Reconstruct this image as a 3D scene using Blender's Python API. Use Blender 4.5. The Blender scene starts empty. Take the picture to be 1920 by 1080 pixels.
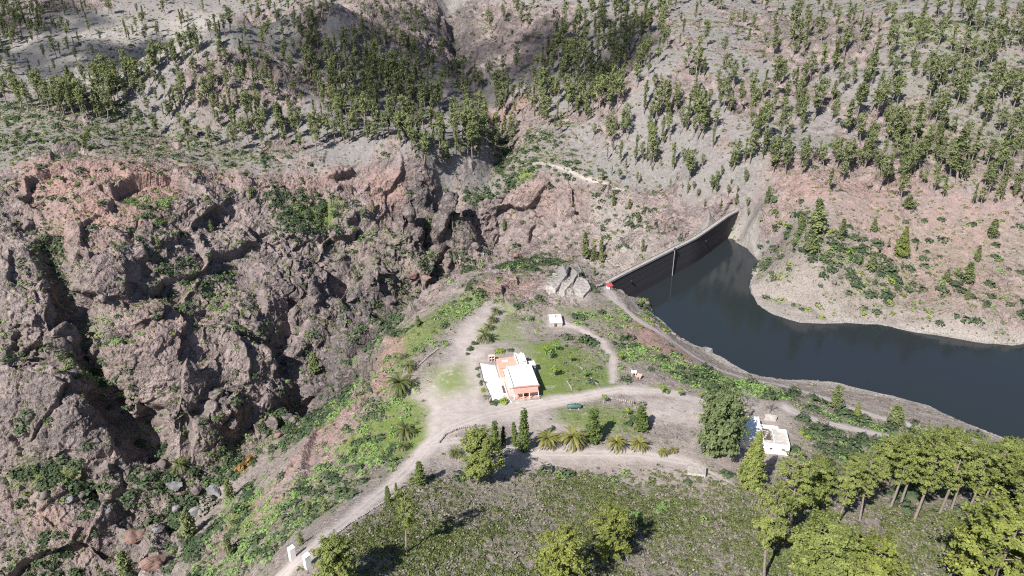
import bpy, bmesh, math, random
import numpy as np
from mathutils import Vector, Matrix
R = math.radians
rng = np.random.default_rng(7)
random.seed(7)
QUAL = 1.25
# ------------------------------------------------------------------ camera, world, sun, exposure
CAMZ, PITCH, FPX = 115.0, R(25.0), 1350.0          # metres above the farmyard, pitch, focal length in photo pixels (1920 wide)
sc = bpy.context.scene
cam_d = bpy.data.cameras.new("camera"); cam = bpy.data.objects.new("camera", cam_d); sc.collection.objects.link(cam)
cam.location = (0, 0, CAMZ); cam.rotation_euler = (math.pi/2 - PITCH, 0, 0)
cam_d.sensor_width = 36; cam_d.lens = 36*FPX/1920; cam_d.clip_start = 1; cam_d.clip_end = 6000
sc.camera = cam
SUN_EL, SUN_HEAD = R(44), R(36.5)                   # light travels 36.5 deg to the right of straight ahead
world = bpy.data.worlds.new("World"); sc.world = world; world.use_nodes = True
wn = world.node_tree; wn.nodes.clear()
sky = wn.nodes.new("ShaderNodeTexSky"); sky.sky_type = 'NISHITA'; sky.sun_disc = False
sky.sun_elevation = SUN_EL; sky.sun_rotation = math.pi + SUN_HEAD; sky.altitude = 900
bg = wn.nodes.new("ShaderNodeBackground"); bg.inputs[1].default_value = 0.075
wo = wn.nodes.new("ShaderNodeOutputWorld")
wn.links.new(sky.outputs[0], bg.inputs[0]); wn.links.new(bg.outputs[0], wo.inputs[0])
sl = bpy.data.lights.new("sun", 'SUN'); sl.energy = 5.0; sl.angle = R(0.53); sl.color = (1.0, 0.96, 0.90)
sun = bpy.data.objects.new("sun", sl); sc.collection.objects.link(sun)
ldir = Vector((math.sin(SUN_HEAD)*math.cos(SUN_EL), math.cos(SUN_HEAD)*math.cos(SUN_EL), -math.sin(SUN_EL)))
sun.rotation_euler = ldir.to_track_quat('-Z', 'Y').to_euler()
sun.location = (-200, -200, 400)
sc.view_settings.view_transform = 'Standard'; sc.view_settings.look = 'None'
sc.view_settings.exposure = 0.66; sc.view_settings.gamma = 1.0
sc.cycles.use_denoising = False; sc.cycles.filter_width = 1.15
sc.cycles.max_bounces = 5; sc.cycles.diffuse_bounces = 2; sc.cycles.glossy_bounces = 2
sc.cycles.transparent_max_bounces = 24; sc.cycles.caustics_reflective = False; sc.cycles.caustics_refractive = False

# ------------------------------------------------------------------ pixel rays
cp, sp = math.cos(PITCH), math.sin(PITCH)
def ray(px, py):
    u = (np.asarray(px, float)-960)/FPX; v = (540-np.asarray(py, float))/FPX
    return u, cp+v*sp, -sp+v*cp
def unproj(px, py, z):
    dx, dy, dz = ray(px, py); t = (z-CAMZ)/dz
    return dx*t, dy*t
def project(x, y, z):
    zz = z-CAMZ; dep = y*cp-zz*sp
    return 960+FPX*x/dep, 540-FPX*(y*sp+zz*cp)/dep
# ------------------------------------------------------------------ noise
def _h(ix, iy, seed):
    n = (ix.astype(np.int64)*374761393+iy.astype(np.int64)*668265263+seed*974634777) & 0x7fffffff
    n = ((n ^ (n >> 13))*1274126177) & 0x7fffffff
    return ((n ^ (n >> 16)) & 0xffff)/65535.0
def vnoise(x, y, seed=0):
    ix = np.floor(x); iy = np.floor(y); fx = x-ix; fy = y-iy
    fx = fx*fx*(3-2*fx); fy = fy*fy*(3-2*fy)
    a = _h(ix, iy, seed); b = _h(ix+1, iy, seed); c = _h(ix, iy+1, seed); d = _h(ix+1, iy+1, seed)
    return (a*(1-fx)+b*fx)*(1-fy)+(c*(1-fx)+d*fx)*fy
def fbm(x, y, sc_, octv=4, seed=0):
    s = 0; a = 1; t = 0
    for o in range(octv):
        s = s+a*vnoise(x/sc_*2**o+17.3*o, y/sc_*2**o-9.1*o, seed+o); t += a; a *= .5
    return s/t*2-1
# ------------------------------------------------------------------ terrain control points (pixel, height)
CP = [
 # farm ridge
 (960,720,0),(860,740,0),(870,650,-1),(905,585,-2),(945,545,-3),(1040,605,-2.5),(1100,650,-2),(1140,735,0),(1330,765,-.5),(1230,750,0),
 (1080,780,.3),(740,690,-3),(775,620,-4.5),(850,550,-6),(1060,560,-3),(820,800,1),(760,885,3.5),(680,960,8),(560,1050,12),(900,950,5),(1000,1045,9),(1200,1000,6),
 (1300,900,2),(1450,1000,4),(1700,980,2),(1900,1000,0),(1640,1060,5),(750,1060,12),(1000,860,1.5),(1440,820,-2),(1490,780,-4),(1600,860,-3),(1850,900,-4),
 # shore road
 (1150,545,-5.5),(1175,570,-6),(1215,605,-7),(1320,680,-9),(1450,722,-10),(1600,772,-10.5),(1700,800,-11),(1860,850,-12),(1250,650,-5),(1300,715,-4),(1400,745,-5),
 # near shore line and lake bed
 (1215,560,-17),(1240,605,-17),(1330,662,-17),(1400,700,-17),(1560,720,-17),(1740,762,-17),(1860,815,-17),(1960,850,-17),
 (1300,560,-32),(1300,500,-34),(1370,480,-24),(1450,650,-32),(1700,710,-32),(1920,740,-32),(1220,540,-27),
 # far shore line
 (1367,447,-17),(1402,470,-17),(1420,490,-17),(1405,530,-17),(1412,562,-17),(1450,590,-17),(1500,605,-17),(1590,605,-17),(1720,625,-17),(1850,647,-17),(1930,645,-17),
 (1500,520,-6),(1600,540,-8),(1700,560,-10.5),(1900,560,-7),(1500,430,4),(1420,400,1),(1390,392,-3.5),(1700,450,3),(1700,350,17),(1900,450,5),(1900,350,19),(1500,350,15),(1400,330,12),
 (1700,250,33),(1700,150,53),(1700,50,75),(1700,0,86),(1500,250,29),(1500,150,47),(1500,50,68),(1500,0,79),(1900,250,35),(1900,150,55),(1900,50,77),(1900,0,88),
 (1300,350,3),(1300,300,12),(1300,250,23),(1300,150,46),(1300,50,68),
 # middle ravine
 (960,200,18),(930,290,3),(870,340,-6),(830,425,-32),(800,470,-39),(1000,250,11),(1100,280,7),(1100,200,22),(1100,100,50),(1100,0,80),(1200,250,17),(1200,150,43),(1200,50,66),
 (1000,130,37),(1000,50,62),(900,130,36),(850,50,58),(750,250,12),(750,150,35),(750,80,54),(750,0,79),
 (1000,330,-5),(1100,360,-9),(1200,400,-11),(1250,350,-3),(1320,400,-4),(1000,350,-10),(1000,435,-33),(900,440,-35),(1100,430,-23),(1190,450,-19),(1250,430,-13),(1260,455,-14),(1330,415,-9),
 (1130,488,-28),(1070,478,-32),(960,492,-38),(850,482,-41),(760,525,-46),(720,600,-51),(640,695,-56),(560,752,-60),(450,832,-64),(350,920,-68),(280,1000,-72),(200,1080,-76),(60,1180,-80),
 # slope below the farm ridge towards the canyon
 (650,850,-14),(700,800,-8),(560,850,-30),(610,790,-32),(500,900,-40),(430,980,-44),(330,1070,-52),(480,1040,-18),(560,960,-9),(620,920,-7),(690,740,-14),(700,680,-24),(660,760,-25),(830,530,-18),(900,515,-22),(960,500,-28),
 # far canyon wall
 (100,310,18),(300,310,15),(500,300,10),(700,310,5),(800,318,2),(760,370,-7),(760,430,-26),(840,368,-8),(150,400,5),(300,400,2),(500,400,-9),(650,400,-14),(500,500,-25),(650,500,-36),(500,600,-39),(650,600,-48),
 (500,680,-46),(300,500,-14),(300,600,-27),(300,700,-37),(300,800,-49),(300,862,-66),(420,560,-30),(430,760,-56),(150,500,-9),(150,640,-27),(150,760,-37),(150,880,-53),(60,920,-58),
 (0,500,-6),(0,400,6),(0,300,18),(0,700,-30),(0,800,-40),(0,900,-55),(100,960,-60),(100,1050,-71),(0,1050,-69),
 # left hills
 (100,250,25),(100,212,31),(500,270,13),(440,65,68),(470,160,41),(300,132,50),(300,220,26),(150,190,35),(600,200,28),(600,100,53),(600,30,76),
 (100,150,34),(200,100,46),(300,50,60),(100,50,62),(100,0,79),(0,0,79),(0,150,37),(0,100,48),(300,0,78),(440,0,77),(440,38,66),(0,210,30),
]
ctrl = []
for px, py, z in CP:
    x, y = unproj(px, py, z); ctrl.append((float(x), float(y), z))
    if px == 0: x, y = unproj(px-420, py, z); ctrl.append((float(x), float(y), z))
    if px == 1900: x, y = unproj(px+420, py, z); ctrl.append((float(x), float(y), z))
def W(px, Y, z):                                   # hidden ground: pixel column, distance, height
    dep = Y*cp+(CAMZ-z)*sp; ctrl.append(((px-960)/FPX*dep, Y, z))
W(300,545,36); W(440,585,46); W(150,480,33); W(520,560,56); W(1260,316,-27); W(1200,305,-29)
for px in (-300,200,700,1200,1700,2300): W(px,760,135); W(px,950,200)
for px in (100,800,1500,2200): W(px,55,10)
W(-500,150,-84); W(-300,100,-60); W(300,90,-20)
ctrl = np.array(ctrl)
def tps_fit(p, lam=0.6):
    S = 100.0; q = p[:, :2]/S; n = len(p)
    d2 = ((q[:, None]-q[None])**2).sum(-1); K = .5*d2*np.log(d2+1e-12)+np.eye(n)*lam*1e-3
    P = np.c_[np.ones(n), q]; A = np.zeros((n+3, n+3)); A[:n, :n] = K; A[:n, n:] = P; A[n:, :n] = P.T
    w = np.linalg.solve(A, np.r_[p[:, 2], 0, 0, 0])
    def f(x, y):
        sh = x.shape; x = x.ravel()/S; y = y.ravel()/S; out = np.empty(len(x))
        for i in range(0, len(x), 20000):
            a = x[i:i+20000]; b = y[i:i+20000]
            d2 = (a[:, None]-q[None, :, 0])**2+(b[:, None]-q[None, :, 1])**2
            out[i:i+20000] = (.5*d2*np.log(d2+1e-12))@w[:n]+w[n]+w[n+1]*a+w[n+2]*b
        return out.reshape(sh)
    return f
tps = tps_fit(ctrl)
# fan grid coordinates: s across, Y away
def hw(Y): return 40+.62*Y
Y0, Y1 = 62.0, 980.0
CS, CY = np.linspace(-1.9, 1.9, 230), np.exp(np.linspace(math.log(Y0), math.log(Y1), 300))
gS, gY = np.meshgrid(CS, CY); cZ = tps(gS*hw(gY), gY)
def bil(G, s, Y):
    fi = np.clip((s+1.9)/3.8*(len(CS)-1), 0, len(CS)-1.001); fj = np.clip(np.log(np.maximum(Y, Y0)/Y0)/math.log(Y1/Y0)*(len(CY)-1), 0, len(CY)-1.001)
    i = fi.astype(int); j = fj.astype(int); a = fi-i; b = fj-j
    return (G[j, i]*(1-a)+G[j, i+1]*a)*(1-b)+(G[j+1, i]*(1-a)+G[j+1, i+1]*a)*b
def zbase(x, y): return bil(cZ, x/hw(y), y)
def hit(px, py):                                   # where a view ray meets the smooth ground (world x, y)
    dx, dy, dz = ray(px, py); t = 60.0; step = 1.5
    while t < 1100:
        x, y, z = dx*t, dy*t, CAMZ+dz*t
        if y > Y0 and z < float(zbase(np.array(x), np.array(y))): break
        t += step
    lo, hi = t-step, t
    for _ in range(12):
        m = (lo+hi)/2
        if CAMZ+dz*m < float(zbase(np.array(dx*m), np.array(max(dy*m, Y0)))): hi = m
        else: lo = m
    return float(dx*hi), float(dy*hi)
def hits(pts): return np.array([hit(*p) for p in pts])

# ------------------------------------------------------------------ distance helpers on point sets
def seg_dist(x, y, pl, closed=False):
    n = len(pl); d = np.full(x.shape, 1e9)
    for i in range(n if closed else n-1):
        a = pl[i]; b = pl[(i+1) % n]; ab = b-a; L = max((ab**2).sum(), 1e-9)
        t = np.clip(((x-a[0])*ab[0]+(y-a[1])*ab[1])/L, 0, 1)
        d = np.minimum(d, (x-a[0]-t*ab[0])**2+(y-a[1]-t*ab[1])**2)
    return np.sqrt(d)
def inside(x, y, pl):
    c = np.zeros(x.shape, bool); n = len(pl)
    for i in range(n):
        x1, y1 = pl[i]; x2, y2 = pl[(i+1) % n]
        if y1 == y2: continue
        c ^= ((y1 > y) != (y2 > y)) & (x < (x2-x1)*(y-y1)/(y2-y1)+x1)
    return c
def region(x, y, pix, soft=4.0, world_pl=None):    # soft mask of a polygon given by pixels on the ground
    pl = world_pl if world_pl is not None else hits(pix)
    m = np.zeros(x.shape); lo = pl.min(0)-soft*1.2; hi = pl.max(0)+soft*1.2
    k = (x > lo[0]) & (x < hi[0]) & (y > lo[1]) & (y < hi[1])
    if k.any():
        xs, ys = x[k], y[k]; d = seg_dist(xs, ys, pl, True); s = np.where(inside(xs, ys, pl), 1, -1)*d
        t = np.clip(s/soft*.5+.5, 0, 1); m[k] = t*t*(3-2*t)
    return m
def stripe(x, y, pix, w, soft=1.0, world_pl=None):
    pl = world_pl if world_pl is not None else hits(pix)
    m = np.zeros(x.shape); lo = pl.min(0)-w-soft; hi = pl.max(0)+w+soft
    k = (x > lo[0]) & (x < hi[0]) & (y > lo[1]) & (y < hi[1])
    if k.any():
        d = seg_dist(x[k], y[k], pl); t = np.clip((w-d)/soft*.5+.5, 0, 1); m[k] = t*t*(3-2*t)
    return m
# ------------------------------------------------------------------ terrain grid
NX, NY = int(1250*QUAL), int(1900*QUAL)
sv = np.r_[np.linspace(-1.9, -1.13, 60, endpoint=False), np.linspace(-1.13, 1.13, NX), np.linspace(1.13, 1.9, 61)[1:]]
# rows: denser where the ground is seen at full size
yv = np.exp(np.linspace(math.log(Y0), math.log(Y1), NY))
S_, Y_ = np.meshgrid(sv, yv); X_ = S_*hw(Y_)
NXX = len(sv)
Z_ = bil(cZ, S_, Y_)
wx = X_+fbm(X_, Y_, 30, 4, 11)*7; wy = Y_+fbm(X_, Y_, 30, 4, 23)*7      # warped coordinates: ragged edges
wx2 = X_+fbm(X_, Y_, 9, 3, 31)*2; wy2 = Y_+fbm(X_, Y_, 9, 3, 43)*2
# gullies carved into the walls
for pix, d, w in [
    ([(60,400),(95,470),(125,560),(150,640),(205,720),(250,780),(300,850)], 6.5, 6),
    ([(300,520),(400,560),(330,610),(220,640),(160,650)], 5, 7),
    ([(840,-20),(850,60),(865,120),(935,190),(950,260),(900,310),(850,350)], 14, 11),
    ([(560,560),(520,640),(540,700),(570,745)], 9, 6),
    ([(640,440),(700,480),(760,520)], 6, 9),
    ([(100,860),(180,900),(260,960)], 5, 8),
    ([(1100,260),(1000,290),(900,330)], 3, 8),
    ([(1680,60),(1700,150),(1640,260),(1600,330)], 4, 9),
    ([(1180,420),(1170,460),(1140,490)], 3, 7),
    ([(380,420),(450,480),(480,560)], 3, 8)]:
    pl = hits(pix); dd = seg_dist(wx2, wy2, pl); Z_ -= d*np.exp(-(dd/w)**2)
# rock masses standing proud of the wall: outline (pixels), height, edge softness
for pix, h, soft in [
    ([(0,500),(50,480),(75,490),(100,550),(108,640),(60,650),(0,640)], 7, 3.5),
    ([(190,650),(260,640),(400,640),(480,650),(530,700),(500,770),(430,810),(330,835),(260,800),(225,740)], 9, 3.5),
    ([(0,690),(90,695),(190,760),(262,840),(240,880),(150,865),(60,850),(0,830)], 6.5, 4),
    ([(130,440),(230,440),(262,500),(250,570),(190,600),(140,570)], 6, 3),
    ([(190,590),(330,580),(350,620),(300,640),(200,632)], 4, 2),
    ([(690,470),(740,480),(735,540),(690,545)], 5, 2), ([(480,540),(590,530),(600,575),(500,590)], 5, 2.5),
    ([(700,330),(760,340),(770,385),(720,400),(670,370)], 4, 3), ([(870,345),(1000,340),(1060,360),(1080,420),(1000,440),(890,400)], 5, 3),
    ([(230,985),(300,990),(310,1060),(250,1060)], 3.5, 3.5), ([(420,770),(460,770),(460,805),(420,810)], 4, 1.5),
    ([(640,600),(700,590),(740,640),(690,700),(620,690)], 5, 3),
    ([(1000,545),(1030,505),(1075,495),(1115,535),(1105,560),(1050,562)], 1.6, 5),
    ([(360,150),(560,170),(540,200),(380,190)], 3, 3), ([(1420,40),(1600,60),(1620,100),(1460,95)], 5, 5),
    ([(930,20),(1050,25),(1040,60),(940,70)], 8, 4), ([(700,30),(830,20),(840,80),(760,100)], 6, 6)]:
    Z_ += h*1.1*region(wx2, wy2, pix, soft)
wallm = region(wx, wy, [(-450,340),(0,335),(120,312),(350,322),(560,332),(720,325),(860,335),(1000,325),(1130,350),(1260,385),(1280,440),(1130,470),(980,470),(860,500),(760,540),(690,620),(600,760),(520,830),(420,900),(350,980),(300,1090),(-450,1130)], 12)
zw = Z_+fbm(X_, Y_, 45, 4, 201)*14; T_ = 15.0; amp = .62*np.clip(.6+fbm(X_, Y_, 60, 2, 203)*1.6, .1, 1)
Z_ = Z_+wallm*(amp*np.sin(2*np.pi*zw/T_)*T_/(2*np.pi))
zw2 = Z_+fbm(X_, Y_, 18, 3, 207)*6; Z_ = Z_+wallm*(.38*np.sin(2*np.pi*zw2/5.2)*5.2/(2*np.pi))
uph = np.clip((Y_-330)/40, 0, 1)*np.clip((Z_+5)/10, 0, 1); zw3 = Z_+fbm(X_, Y_, 60, 4, 209)*16; Z_ = Z_+uph*(.35*np.sin(2*np.pi*zw3/17)*17/(2*np.pi))*np.clip(fbm(X_, Y_, 70, 2, 211)*2+.5, 0, 1)
# white slabs of the ridge outcrop: tilted blades with open joints
for pix, h in [] and [([(1030,548),(1052,505),(1062,500),(1058,552)], 2.6), ([(1062,552),(1078,512),(1090,520),(1080,558)], 2.2), ([(1075,560),(1100,535),(1108,548),(1090,566)], 1.6)]:
    Z_ += h*region(X_, Y_, pix, 1.0)
# level pads
def pad(pix, z, soft=5):
    global Z_
    m = region(X_, Y_, pix, soft); Z_ = Z_*(1-m)+z*m
    return m
pads = pad([(885,655),(1050,640),(1075,760),(930,775),(880,720)], 0.0, 6)
pads = np.maximum(pads, pad([(1330,740),(1480,760),(1500,850),(1400,870)], -2.0, 6))
pads = np.maximum(pads, pad([(1020,590),(1065,590),(1070,625),(1020,625)], -2.6, 4))
# the lake bank: keep everything outside the lake above water, everything inside below
LAKE = [(1143,531),(1205,520),(1213,560),(1225,585),(1250,608),(1285,640),(1318,652),(1345,668),(1400,698),(1470,716),(1560,717),(1640,735),(1740,760),(1800,790),(1860,815),(1930,842),
        (2500,1010),(2500,740),(1935,640),(1900,648),(1850,645),(1780,632),(1720,625),(1650,610),(1590,605),(1540,606),(1500,605),(1450,590),(1420,570),(1408,550),(1405,530),(1418,505),(1420,488),(1400,465),(1367,447),(1362,420),(1300,470),(1200,520)]
lake_w = [tuple(float(v) for v in unproj(px, py, -17.0)) for px, py in LAKE if not (px, py) in ((1362,420),(1300,470),(1200,520),(1143,531),(1205,520))]
DAM_PX = [(1138,531),(1160,519),(1200,499),(1240,479),(1270,464),(1300,449),(1322,435),(1345,419),(1365,405),(1382,396)]
dam_pts = [tuple(float(v) for v in unproj(px, py, -5.0)) for px, py in DAM_PX]
lake_w = np.array(lake_w+[(dam_pts[-1][0]+1, dam_pts[-1][1]-8)]+dam_pts[-2:0:-1]+[(46, 262)])
WATER_Z = -17.0
lk = inside(wx2*.5+X_*.5, wy2*.5+Y_*.5, lake_w); dl = seg_dist(X_, Y_, lake_w, True)
downstream = (X_ < 120) & (Y_ > 258+(X_-39)*1.1)
Z_ = np.where(lk, np.minimum(Z_, WATER_Z-.25-np.minimum(dl*.5, 8)), Z_)
edge = np.clip(dl/9, 0, 1)
Z_ = np.where((~lk) & (dl < 30) & ~downstream, np.maximum(Z_, WATER_Z+.2+dl*.12), Z_)
# rows of the grid are packed closer where the ground is steep, so cliffs keep their detail
sl_ = np.abs(np.gradient(Z_, axis=0)/np.gradient(Y_, axis=0)); w_ = 1+1.25*np.minimum(sl_, 5)
def boxf(a, n, ax):
    c_ = np.cumsum(np.concatenate([np.repeat(np.take(a, [0], ax), n+1, ax), a, np.repeat(np.take(a, [-1], ax), n, ax)], ax), ax)
    return (np.take(c_, range(2*n+1, c_.shape[ax]), ax)-np.take(c_, range(0, c_.shape[ax]-2*n-1), ax))/(2*n+1)
w_ = boxf(boxf(w_, 3, 0), 14, 1)[:NY, :NXX]
cw = np.cumsum(w_, 0); cw = (cw-cw[:1])/(cw[-1:]-cw[:1]); ly = np.log(yv); tq = np.linspace(0, 1, NY); nY = np.empty_like(Y_); nZ = np.empty_like(Z_); npd = np.empty_like(Z_)
for j in range(NXX):
    l2 = np.interp(tq, cw[:, j], ly); nY[:, j] = np.exp(l2); nZ[:, j] = np.interp(l2, ly, Z_[:, j]); npd[:, j] = np.interp(l2, ly, pads[:, j])
Y_ = nY; Z_ = nZ; pads = npd; X_ = S_*hw(Y_)
wx = X_+fbm(X_, Y_, 30, 4, 11)*7; wy = Y_+fbm(X_, Y_, 30, 4, 23)*7; wx2 = X_+fbm(X_, Y_, 9, 3, 31)*2; wy2 = Y_+fbm(X_, Y_, 9, 3, 43)*2
lk = inside(wx2*.5+X_*.5, wy2*.5+Y_*.5, lake_w); dl = seg_dist(X_, Y_, lake_w, True); downstream = (X_ < 120) & (Y_ > 258+(X_-39)*1.1)
Z_ = np.where(lk, np.minimum(Z_, WATER_Z-.2), Z_)
# ------------------------------------------------------------------ masks
PATHS = [
 ([(520,1090),(575,1040),(640,985),(700,935),(760,885),(800,835),(850,800),(920,775),(1010,757),(1100,742),(1160,730),(1250,735),(1330,755)], 2.7),
 ([(800,835),(860,825),(960,845),(1100,850),(1200,852),(1290,868),(1360,905)], 2.1),
 ([(800,820),(850,790),(960,770)], 5.0),
 ([(1130,535),(1150,560),(1190,595),(1260,640),(1330,683),(1400,708),(1470,724),(1560,752),(1640,780),(1720,803),(1800,830)], 1.9),
 ([(1180,560),(1205,590),(1260,640)], 1.4), ([(1480,775),(1560,795),(1670,820),(1760,850)], 2.2),
 ([(1150,715),(1150,670),(1130,640),(1085,615),(1050,605)], 1.3), ([(1000,300),(1060,318),(1130,345),(1180,362)], .6),
 ([(850,790),(860,700),(880,640),(905,600),(925,580)], 5.5)]
roadm_ = np.zeros(X_.shape); road = np.zeros(X_.shape); rgh = fbm(X_, Y_, 5, 3, 301)
for i, (pix, w) in enumerate(PATHS):
    road = np.maximum(road, (.6 if i == 1 else 1)*stripe(X_*.6+wx2*.4, Y_*.6+wy2*.4, pix, w, 1.5 if i not in (2, 8) else 4))
road = np.clip(road*(1+.35*rgh), 0, 1)
for i in (0, 1, 3, 4, 5, 6): roadm_ = np.maximum(roadm_, stripe(X_, Y_, PATHS[i][0], PATHS[i][1]*.8, 1.5))
rut = np.zeros(X_.shape)
for i in (0, 1, 3, 5):
    pl = hits(PATHS[i][0]); pls = np.array([pl[0]*(1-f)+pl[1]*f for f in (0,)]+[p for p in pl[1:]]); lo = pl.min(0)-4; hi = pl.max(0)+4; k = (X_ > lo[0]) & (X_ < hi[0]) & (Y_ > lo[1]) & (Y_ < hi[1])
    d = seg_dist(wx2[k]*.15+X_[k]*.85, wy2[k]*.15+Y_[k]*.85, pls); rut[k] = np.maximum(rut[k], np.exp(-((d-.85)/.3)**2))
bare = np.zeros(X_.shape)
for pix, soft, a in [([(770,745),(830,690),(880,690),(905,740),(990,765),(900,790),(820,800)], 5, .95), ([(900,610),(985,605),(1000,650),(900,660)], 4, .6),
    ([(1190,745),(1340,757),(1330,800),(1210,790)], 4, .9), ([(1010,765),(1100,790),(1160,800),(1020,830),(960,800)], 4, .75),
    ([(780,835),(1000,835),(1300,845),(1310,880),(1080,885),(900,880),(800,860)], 5, .8), ([(1010,840),(1290,850),(1330,930),(1140,900)], 6, .6), ([(1300,820),(1400,830),(1420,880),(1330,870)], 5, .6)]:
    bare = np.maximum(bare, a*region(wx2, wy2, pix, soft))
rock = np.zeros(X_.shape)
for pix, soft, a in [
    ([(-450,340),(0,335),(120,308),(350,318),(560,328),(720,318),(860,330),(1000,320),(1130,350),(1260,382),(1350,400),(1280,450),(1180,490),(1130,500),(1090,482),(1000,482),(900,505),(820,560),(740,620),(700,690),
      (600,770),(520,830),(420,900),(350,980),(300,1090),(-450,1130)], 10, .8), ([(390,1090),(470,960),(590,850),(700,750),(640,750),(560,850),(430,980),(340,1090)], 4, .4),
    ([(730,680),(700,690),(560,860),(430,1000),(520,960),(640,840),(730,760)], 8, .35),
    ([(860,540),(1000,482),(1080,480),(1120,545),(1060,580),(960,590),(900,575)], 6, .4),
    ([(640,770),(700,690),(740,640),(820,600),(800,640),(740,700),(670,820)], 4, .55),
    ([(330,130),(580,150),(560,210),(360,205)], 8, .45), ([(640,-10),(900,-10),(905,130),(830,110),(680,90)], 12, .6), ([(900,0),(1080,10),(1040,110),(920,120)], 8, .6), ([(1340,0),(1640,20),(1640,120),(1420,110)], 10, .45),
    ([(1560,590),(1920,600),(1950,650),(1600,615)], 5, .3), ([(1640,500),(1930,500),(1930,590),(1700,580)], 8, .3), ([(1200,560),(1230,560),(1240,600),(1340,655),(1300,650),(1210,590)], 3, .35),
    ([(880,160),(1000,160),(1000,240),(930,290),(890,230)], 8, .45)]:
    rock = np.maximum(rock, a*region(wx, wy, pix, soft))
flat = np.clip(road+bare+pads, 0, 1)
pt = fbm(wx, wy, 34, 4, 61); pt2 = fbm(wx, wy, 11, 3, 67)
rock = np.maximum(rock, np.clip((pt-.12)*2.6, 0, .42)*(Y_ > 235)*(0.5+.5*(Y_ > 300)))
rock = np.maximum(rock, np.clip((pt2-.3)*1.6, 0, .25)*(Y_ > 235)); rock *= 1-flat
# canyon floor and terraces: talus with bushes rather than bare cliff
green = np.zeros(X_.shape)      # density of shrubs/green cover 0..1
for pix, soft, a in [
    ([(60,390),(110,410),(160,560),(200,600),(230,650),(300,820),(270,840),(190,720),(110,620),(80,500)], 4, 1.),
    ([(270,470),(420,500),(400,560),(330,590),(250,600)], 6, .8), ([(640,400),(760,420),(860,430),(1060,490),(980,510),(860,500),(760,560),(700,520),(640,450)], 8, .85),
    ([(490,350),(640,370),(640,440),(520,430)], 6, .8), ([(240,360),(330,360),(330,420),(250,420)], 4, .6),
    ([(640,730),(720,610),(760,560),(770,620),(720,660),(700,740),(620,790),(480,850),(500,780),(590,760)], 5, .9),
    ([(0,840),(150,870),(300,880),(360,800),(480,800),(470,870),(380,930),(330,1000),(250,940),(120,930),(0,900)], 6, .9),
    ([(0,1020),(120,1030),(200,1090),(0,1090)], 5, .8), ([(330,1020),(440,960),(480,900),(460,1090),(320,1090)], 6, .5),
    ([(0,620),(60,650),(180,660),(190,740),(90,690),(0,680)], 4, .6), ([(360,650),(500,600),(540,620),(500,650),(400,670)], 4, .7),
    ([(0,190),(180,180),(560,290),(560,300),(330,305),(0,300)], 12, .45), ([(780,280),(1000,290),(1000,330),(780,330)], 8, .5),
    ([(1370,400),(1500,390),(1560,430),(1700,500),(1800,590),(1560,560),(1440,490),(1400,450)], 10, .7), ([(1700,420),(1920,430),(1920,620),(1700,570)], 16, .4), ([(1450,500),(1640,570),(1540,590),(1440,560)], 6, .35),
    ([(620,850),(720,700),(760,740),(800,800),(790,860),(700,900),(620,960),(500,1050),(420,1090),(400,1060)], 5, .75),
    ([(860,540),(940,530),(960,560),(900,580),(840,640),(780,690),(720,740),(740,690),(800,620)], 4, .5),
    ([(1040,640),(1180,600),(1300,680),(1420,720),(1560,760),(1560,830),(1480,770),(1360,740),(1200,690),(1060,640)], 5, .95), ([(1000,640),(1150,640),(1180,725),(1060,735)], 5, .35),
    ([(920,560),(1020,560),(1020,650),(980,600),(930,590)], 4, .6), ([(1480,740),(1700,790),(1900,900),(1900,1080),(1500,900),(1480,840)], 8, .8),
    ([(1120,560),(1180,590),(1220,640),(1180,640),(1060,600)], 5, .8), ([(1180,540),(1215,550),(1230,600),(1260,640),(1200,590)], 3, .8),
    ([(700,60),(830,110),(860,200),(960,330),(1130,330),(1000,240),(900,200),(880,120)], 10, .5), ([(1640,30),(1920,60),(1920,260),(1800,330),(1700,300),(1700,120)], 14, .45),
    ([(600,1090),(830,900),(960,905),(1080,880),(1330,890),(1480,930),(1700,960),(1920,990),(1920,1300),(600,1300)], 6, .85)]:
    green = np.maximum(green, a*region(wx2, wy2, pix, soft))
green *= 1-np.clip(road*1.2+bare, 0, 1)
green *= 1-.85*region(wx2, wy2, [(1150,605),(1230,615),(1320,680),(1300,695),(1215,655)], 3); green *= 1-.8*region(wx2, wy2, [(880,545),(945,520),(1000,530),(1000,560),(930,560)], 3)
grass = np.zeros(X_.shape)
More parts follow.
